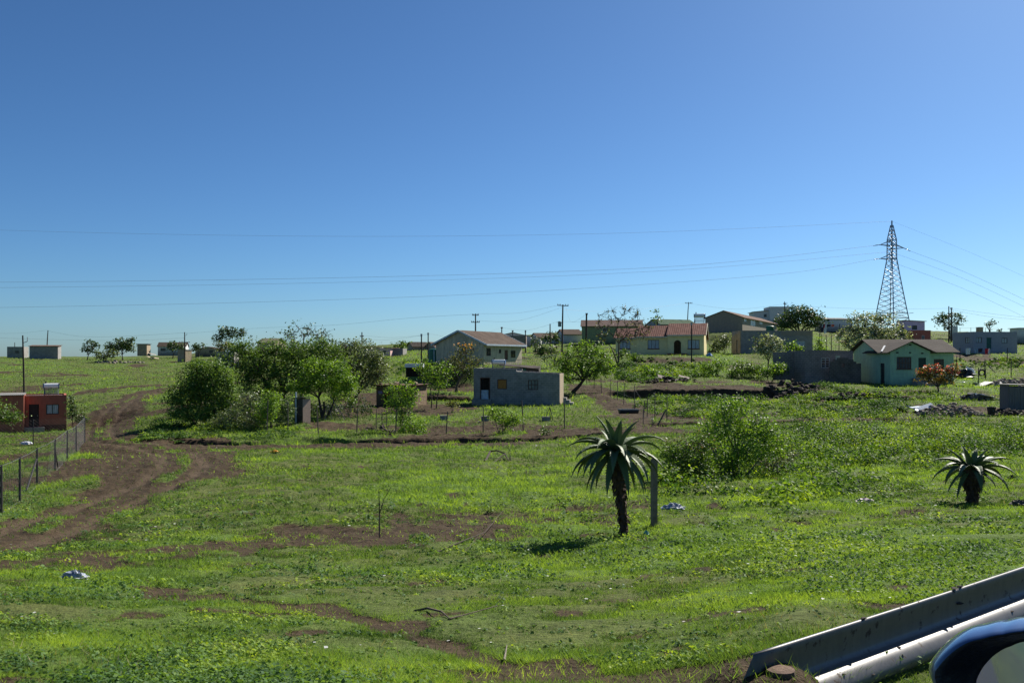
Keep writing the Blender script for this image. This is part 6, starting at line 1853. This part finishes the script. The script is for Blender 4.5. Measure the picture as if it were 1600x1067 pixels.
def crumple(name, label, cat, px, py, d, r, mat, flat=.5, group=None, seed=1):
    """a crumpled bag or rag with folds"""
    rnd = random.Random(seed)
    b = Gd(px, d) if py is None else G(px, py)
    m = MB(); n, k = 9, 14
    for i in range(n + 1):
        th = math.pi * .5 * i / n
        for j in range(k):
            a = 2 * math.pi * j / k
            rr = r * math.cos(th) * (1 + rnd.uniform(-.3, .3)) if i < n else 0.01
            m.v.append((rr * math.cos(a) * 1.25, rr * math.sin(a) * .8, max(-.02, r * flat * math.sin(th) * (1 + rnd.uniform(-.35, .35)))))
    for i in range(n):
        for j in range(k):
            a, c = i * k + j, i * k + (j + 1) % k
            m.f.append((a, c, c + k, a + k))
    o = m.build(name, mat); o.location = b
    return tag(o, label, cat, group)
BAGW = plain('white_plastic', (.62, .64, .68), .4, .25, 9)
BAGB = plain('blue_white_plastic', (.16, .22, .34), .5, .3, 9, c2=(.48, .50, .56))
crumple('plastic_bag', 'crumpled blue white plastic bag on the grass at lower left', 'plastic bag', 117, 905, 0, .125, BAGB, .75, None, 2)
crumple('plastic_bag', 'blue white plastic bag below the straggling bush', 'plastic bag', 1052, 795, 0, .20, BAGB, .6, None, 3)
crumple('plastic_bag', 'pinkish white plastic bag left of the small aloe', 'plastic bag', 1352, 785, 0, .17, plain('pink_white_plastic', (.62, .50, .50), .4, .3, 9), .5, None, 4)
crumple('plastic_bag', 'white plastic bag lying near the red house fence', 'plastic bag', 41, 694, 0, .28, BAGW, .6, None, 5)
crumple('rubbish_sack', 'white topped rubbish sack beside the braced fence', 'rubbish sack', 1512, 586, 0, .75, BAGW, 1.1, None, 6)
crumple('rubbish_sack', 'black rubbish sack right of the green house', 'rubbish sack', 1507, 590, 0, 1.1, plain('black_sack', (.02, .02, .025), .5), .75, None, 7)
crumple('dark_stone', 'dark stone on the grass at the right edge below the aloe', 'stone', 1592, 789, 0, .16, plain('dark_stone', (.10, .09, .085), .9), .6, None, 8)
crumple('dark_stone', 'black round stone right of the small aloe leaves', 'stone', 1581, 750, 0, .14, plain('black_stone', (.02, .02, .02), .7), .9, None, 9)
crumple('plastic_bag', 'white rag below the pink flowering tree trunk', 'rag', 1505, 598, 0, .22, BAGW, .5, None, 11)
crumple('hanging_cloth', 'dark blue cloth hung on the shrub left of the latrine', 'cloth', 402, 664, 0, .5, plain('dark_cloth', (.05, .055, .08), .9), 2.6, None, 12)
crumple('paper_scrap', 'turquoise wrapper on the grass beside the taller aloe', 'wrapper', 1010, 835, 0, .045, plain('turquoise_wrapper', (.10, .40, .36), .5), 1.3, None, 13)
crumple('paper_scrap', 'orange wrapper on the soil bank by the big bush', 'wrapper', 429, 706, 0, .14, plain('orange_wrapper', (.75, .40, .05), .6), .5, None, 14)
def slab(label, px, py, w, l, t, mat, rz=.2, name='concrete_slab', cat='slab', tilt=.0):
    m = MB(); m.box(-w / 2, w / 2, -l / 2, l / 2, -.05, t)
    o = m.build(name, mat); o.location = G(px, py); o.rotation_euler = (tilt, 0, rz); return tag(o, label, cat)
slab('flat grey concrete slab in the grass left of the aloe', 808, 858, .17, .17, .06, CONCRETE, .3, tilt=-.25)
for px, py, lb in ((693, 656, 'concrete block left of the leafy fence shrub'), (758, 657, 'concrete block behind the leafy fence shrub'), (853, 658, 'concrete block under the tripod of sticks')):
    slab(lb, px, py, .55, .3, .32, CONCRETE, .1, 'concrete_block', 'block')
def tripod():
    b = G(858, 657); E = empty('stick_tripod', b, 'tripod of three thin sticks over a concrete block', 'tripod')
    for dx, dy in ((-.35, -.1), (.3, -.1), (.1, .3)):
        m = MB(); m.tube([(dx, dy, -.1), (.05, 0, .95)], .025, 5); m.build('stick', FENCE_WOOD, E)
tripod()
def tyre(label, px, py, r, flat=True):
    m = MB(); n = 20; prof = [(1, -.16), (1.0, .16), (.9, .2), (.62, .18), (.62, -.18), (.9, -.2)]
    for i in range(n):
        a = 2 * math.pi * i / n
        for q, z in prof:
            if flat: m.v.append((r * q * math.cos(a), r * q * math.sin(a), r * (z + .2)))
            else: m.v.append((r * q * math.cos(a), r * z, r * (q * math.sin(a) + .95)))
    k = len(prof)
    for i in range(n):
        for j in range(k):
            m.f.append((i * k + j, i * k + (j + 1) % k, ((i + 1) % n) * k + (j + 1) % k, ((i + 1) % n) * k + j))
    o = m.build('tyre', plain('black_rubber', (.015, .015, .016), .8)); o.location = G(px, py); return tag(o, label, 'tyre')
tyre('old tyre leaning on the iron post right of green house', 1534, 588, .45, False)
tyre('tyre lying on the soil below the broken rubble', 1500, 604, .4)
def trough():
    b = G(982, 648); E = empty('feeding_trough', b, 'dark half barrel trough on the soil path by the garden fence', 'trough', None, .15)
    m = MB()
    for i in range(9):
        a0 = math.pi + math.pi * i / 8
        m.v += [(-.75, .32 * math.cos(a0), .38 + .32 * math.sin(a0)), (.75, .32 * math.cos(a0), .38 + .32 * math.sin(a0))]
    for i in range(8): m.f.append((i * 2, i * 2 + 1, i * 2 + 3, i * 2 + 2))
    for s_ in (0, 1): m.f.append(tuple(i * 2 + s_ for i in range(9)))
    m.build('barrel', plain('trough_metal', (.05, .06, .065), .6, .3, 5, .3), E)
    m = MB(); m.bar((-.8, -.33, .4), (.8, -.33, .4), .05); m.bar((-.8, .33, .4), (.8, .33, .4), .05); m.build('rim', METAL, E)
trough()
def bucket():
    b = G(1549, 650); E = empty('bucket', b, 'black bucket standing between the rubble heaps', 'bucket')
    m = MB(); m.lathe([(.20, 0), (.30, .62), (.32, .64), (.29, .64), (.19, .06)], 18); m.build('body', plain('black_bucket', (.012, .014, .018), .5), E)
    m = MB(); m.tube([(-.31, 0, .6), (-.2, -.05, .44), (0, -.3, .38), (.2, -.05, .44), (.31, 0, .6)], .012, 5); m.build('handle', METAL, E)
bucket()
crumple('water_container', 'blue plastic container at the yellow house corner', 'container', 1108, 556.5, 0, .35, plain('blue_plastic', (.05, .22, .55), .4), 1.1, None, 15)

def branch(label, pts, r, mat=BARK_DARK, twigs=(), cat='branch', name='dead_branch'):
    """pts: (px, py, metres above the ground)"""
    q = []
    for px, py, hh in pts:
        g = G(px, py); q.append(g + Vector((0, 0, hh)))
    m = MB(); n = len(q); m.tube(q, [r * (1 - .6 * i / (n - 1)) for i in range(n)], 6)
    for tw in twigs:
        m.tube([G(px, py) + Vector((0, 0, hh)) for px, py, hh in tw], [r * .6] + [r * .35] * (len(tw) - 1), 5)
    return tag(m.build(name, mat), label, cat)
branch('dead forked twig standing upright in the grass', [(593, 840, 0), (593, 838, .45), (592, 838, .85)], .016, twigs=[[(593, 838, .42), (600, 838, .70), (611, 838, .92)]])
branch('arched dead branch lying on the middle of the meadow', [(758, 721, 0), (766, 716, .28), (776, 716, .32), (789, 716, .2), (794, 720, .02)], .05, twigs=[[(788, 717, .2), (778, 721, .08), (770, 724, .0)], [(797, 721, 0), (797, 720, .25)]])
branch('long thin fallen branch pointing up right in the grass', [(683, 862, .0), (722, 850, .05), (757, 838, .08), (787, 815, .25)], .014, twigs=[[(722, 866, 0), (738, 852, .03), (748, 842, .06)]])
branch('forked driftwood branch on the bare patch in the foreground', [(647, 955, .0), (668, 955, .03), (690, 962, .04), (703, 970, .02)], .014, BARK, twigs=[[(703, 970, .02), (740, 962, .03), (777, 955, .05)]])
branch('short stick standing in the foreground soil', [(788, 1031, 0), (792, 1016, .04)], .009, BARK_PALE)
branch('bent plank leaning on the corner garden post', [(1028, 665, 0), (1040, 664, .9)], .06, FENCE_WOOD, cat='plank', name='leaning_plank')
branch('leaning bare poles stacked under the bright tree', [(540, 656, 0), (525, 655, 1.0), (512, 650, 1.9)], .05, BARK_PALE, twigs=[[(548, 655, 0), (530, 654, 1.2), (522, 650, 1.8)], [(533, 657, 0), (520, 655, .9), (512, 651, 1.3)], [(520, 657, 0), (512, 655, 1.2)], [(508, 657, 0), (512, 655, 1.0)]])
branch('tall grass stalks sprouting beside the grey block slab', [(628, 705, 0), (630, 704, .5)], .008, L_OLIVE)

# bright scraps scattered through the grass
def litter():
    m = MB()
    x, y = scatter(120, 6, 110, 1.5, -33, 33)
    z = H(x, y)
    for a, b, c in zip(x, y, z):
        s_ = max(.012, .0011 * b) * random.uniform(.6, 1.7)
        n = len(m.v); t = random.random() * 6.28
        for k in range(4):
            u = t + k * 1.57 + random.uniform(-.3, .3)
            m.v.append((a + s_ * math.cos(u), b + s_ * math.sin(u) * .8, c + .05 + random.uniform(0, .5) * s_))
        m.f.append((n, n + 1, n + 2, n + 3))
    tag(m.build('litter', plain('pale_scraps', (.5, .5, .48), .7, .4, 3)), kind='stuff')
litter()

# ------------------------------------------------------------------ the crash barrier beside the road
def barrier():
    head = Vector((.79, .613, 0)).normalized()      # along the road
    back = Vector((-head.y, head.x, 0))             # away from the road
    p0 = P(1176, 1025, 4.2)
    E = empty('crash_barrier', p0, 'galvanised crash barrier rail with mud spots at lower right', 'guard rail')
    # section: (towards the road, height) - lip, hollow upper face, crest, lower flange
    prof = [(-.014, .006), (-.002, .008), (.004, .0), (.0, -.03), (-.008, -.09), (-.008, -.145), (.0, -.166), (.02, -.173), (.05, -.176), (.072, -.182), (.092, -.200), (.108, -.222), (.118, -.245), (.116, -.266), (.102, -.290), (.075, -.308)]
    th = .004
    n = 40; L_ = 9.0
    m = MB(); k = len(prof)
    for i in range(n + 1):
        t = L_ * i / n
        sag = -.006 * math.sin(t * .9)
        for (a, h) in prof:
            # the near end is cut on the slant: its lower edge reaches further back
            sh = 0 if i else (h * .55)
            q = head * (t + sh) - back * a * (1 + .015 * math.sin(t * 5)) + Vector((0, 0, h + sag))
            m.v.append(tuple(q))
    for i in range(n):
        for j in range(k - 1): m.f.append((i * k + j, i * k + j + 1, (i + 1) * k + j + 1, (i + 1) * k + j))
    t_ = NT('galvanised_rail')
    v = t_.vec('Object')
    mud = t_.ramp(t_.noise(v, 9, 5, .7), [(.60, (0,) * 3), (.66, (1,) * 3)])
    streak = t_.ramp(t_.noise(t_.vec('Object', (5, 5, 1.2)), 3.0, 5, .7), [(.3, (.10, .10, .10)), (.7, (.145, .14, .135))])
    col = t_.mix(mud, streak, (.06, .045, .035))
    b = t_.bsdf(col, .38, .25, t_.noise(v, 40, 3), .12, .004, .4)
    t_.l(t_.math('ADD', t_.math('MULTIPLY', mud, .4), .48), b.inputs['Roughness'])
    o = m.build('rail', t_.done(b), E)
    for p_ in o.data.polygons: p_.use_smooth = True
    sol = o.modifiers.new('thickness', 'SOLIDIFY'); sol.thickness = .004; sol.offset = 0
    wood = plain('weathered_post_top', (.13, .085, .06), .95, .35, 14, bump=.5)
    for t, rr, hgt, off in ((.13, .072, -.066, -.06), (2.6, .08, -.14, .11), (5.2, .08, -.14, .11)):
        m = MB(); c = head * t + back * off
        m.lathe([(rr * 1.02, -1.0), (rr, hgt - .03), (rr * .93, hgt - .004), (rr * .5, hgt)], 18, (c.x, c.y, 0))
        m.build('post', wood, E)
    mud_m = plain('dried_mud', (.035, .026, .022), .95)
    for t, a, h, s_ in ((1.95, -.006, .012, .030), (2.02, -.004, .012, .022), (.52, .110, -.225, .014), (.62, .085, -.192, .012), (1.55, .112, -.235, .016), (1.2, .06, -.178, .012), (1.75, .110, -.228, .015), (2.3, .11, -.235, .018), (2.5, .09, -.2, .014), (.85, .112, -.235, .012), (2.0, -.004, -.085, .035), (.95, -.003, .01, .018)):
        m = MB(); q = head * t - back * a + Vector((0, 0, h)); m.stone(q, s_, .35)
        m.build('mud_splash', mud_m, E)
barrier()

# ------------------------------------------------------------------ the car's door and wing mirror
def car():
    head = Vector((.79, .613, 0)).normalized(); left = Vector((-head.y, head.x, 0))
    tip = P(1443, 1043, .93)
    rt = (-left).copy(); nrm = (-head + Vector((0, 0, .04)) + rt * .25).normalized()
    rt = (rt - nrm * rt.dot(nrm)).normalized(); up = rt.cross(nrm) * -1
    if up.z < 0: up = -up
    def plane(px, py):
        """sighted outline point carried onto the mirror's own plane"""
        dr = Vector(((px - CX) / F, 1, (CY - py) / F)); k = tip.dot(nrm) / dr.dot(nrm)
        q = dr * k - tip; return q.dot(rt), q.dot(up)
    OUT = [(1443, 1043), (1452, 1030), (1471, 1010), (1488, 997), (1503, 989), (1530, 983), (1565, 977), (1600, 972), (1650, 969), (1705, 972), (1750, 984), (1780, 1010), (1790, 1060), (1780, 1115), (1740, 1150), (1660, 1162), (1570, 1155), (1505, 1132), (1470, 1098), (1452, 1066)]
    INN = [(1519, 1072), (1526, 1056), (1538, 1040), (1554, 1026), (1575, 1016), (1602, 1008), (1650, 1003), (1700, 1005), (1738, 1018), (1752, 1060), (1740, 1105), (1700, 1126), (1640, 1132), (1575, 1124), (1535, 1105), (1520, 1088)]
    cx_, cy_ = plane(1630, 1066)
    def polar(pts):
        r_ = sorted((math.atan2(y - cy_, x - cx_), math.hypot(x - cx_, y - cy_)) for x, y in (plane(*p) for p in pts))
        return [q[0] for q in r_], [q[1] for q in r_]
    OA, OR_ = polar(OUT); IA, IR_ = polar(INN)
    c = tip + rt * cx_ + up * cy_
    W_, H_ = .118, .083
    E = empty('car', Vector((0, 0, -1.5)), 'dark blue car whose wing mirror shows at lower right corner', 'car')
    o = E.location
    def ring(k, dz, sc=1.0, n=96):
        """k: 0 on the outer outline, 1 on the glass edge"""
        out = []
        for i in range(n):
            a = -math.pi + 2 * math.pi * i / n
            ra = float(np.interp(a, OA, OR_, period=2 * math.pi)); rb = float(np.interp(a, IA, IR_, period=2 * math.pi))
            q = (ra + (rb - ra) * k) * sc
            out.append(c + rt * (q * math.cos(a)) + up * (q * math.sin(a)) + nrm * dz - o)
        return out
    def loft(name, rings, mat, parent, close=False):
        m = MB(); n = len(rings[0])
        for r_ in rings: m.v += [tuple(q) for q in r_]
        for i in range(len(rings) - 1):
            for j in range(n):
                a, b = i * n + j, i * n + (j + 1) % n
                m.f.append((a, b, b + n, a + n))
        if close: m.f.append(tuple((len(rings) - 1) * n + j for j in range(n)))
        return m.build(name, mat, parent, smooth=True)
    paint = NT('dark_blue_car_paint')
    pb = paint.bsdf((.025, .062, .17), .30, .0, spec=.5); pb.inputs['Coat Weight'].default_value = 1.0; pb.inputs['Coat Roughness'].default_value = .03
    paint = paint.done(pb)
    blk = plain('black_mirror_plastic', (.012, .013, .015), .4, .15, 30)
    # housing: rolled edge near the driver, dome ahead
    hs = loft('wing_mirror', [ring(.27, .016), ring(.24, .0155), ring(.15, .009), ring(.07, -.002), ring(.02, -.016), ring(.0, -.032), ring(0, -.045, .95), ring(0, -.07, .82), ring(0, -.088, .6), ring(0, -.096, .3)], paint, E, True)
    loft('mirror_surround', [ring(.265, .0155), ring(.29, .0165), ring(.40, .012), ring(.75, -.008), ring(.92, -.018), ring(.98, -.018), ring(1.0, -.022)], blk, hs)
    gl = NT('mirror_glass'); gb = gl.bsdf((.82, .85, .88), .02, 1.0); gl = gl.done(gb)
    m = MB(); m.poly(ring(.995, -.0205)); m.build('mirror_glass', gl, hs)
    m = MB(); a = c + rt * W_ * .9 - up * H_ * .75 - nrm * .03 - o; m.bar(a, a + rt * .12 - up * .02, .05, .07); m.build('mirror_arm', blk, hs)
    # door skin below the window line, beside the seat
    m = MB()
    base = left * .30 - o
    rows = [(.0, -.30), (.015, -.34), (.045, -.45), (.06, -.70), (.05, -.95), (.02, -1.12)]
    ts = [-1.6, -.8, 0, .5, .95, 1.35, 1.9]
    for t in ts:
        for (b_, z) in rows: m.v.append(tuple(base + head * t + left * b_ + Vector((0, 0, z - .08))))
    k = len(rows)
    for i in range(len(ts) - 1):
        for j in range(k - 1): m.f.append((i * k + j, (i + 1) * k + j, (i + 1) * k + j + 1, i * k + j + 1))
    d_ = m.build('door', paint, E, smooth=True)
    sol = d_.modifiers.new('thickness', 'SOLIDIFY'); sol.thickness = .04; sol.offset = -1
    m = MB(); m.bar(base + head * -1.6 + Vector((0, 0, -.365)), base + head * 1.2 + Vector((0, 0, -.365)), .03, .025); m.build('window_seal', blk, d_)
car()
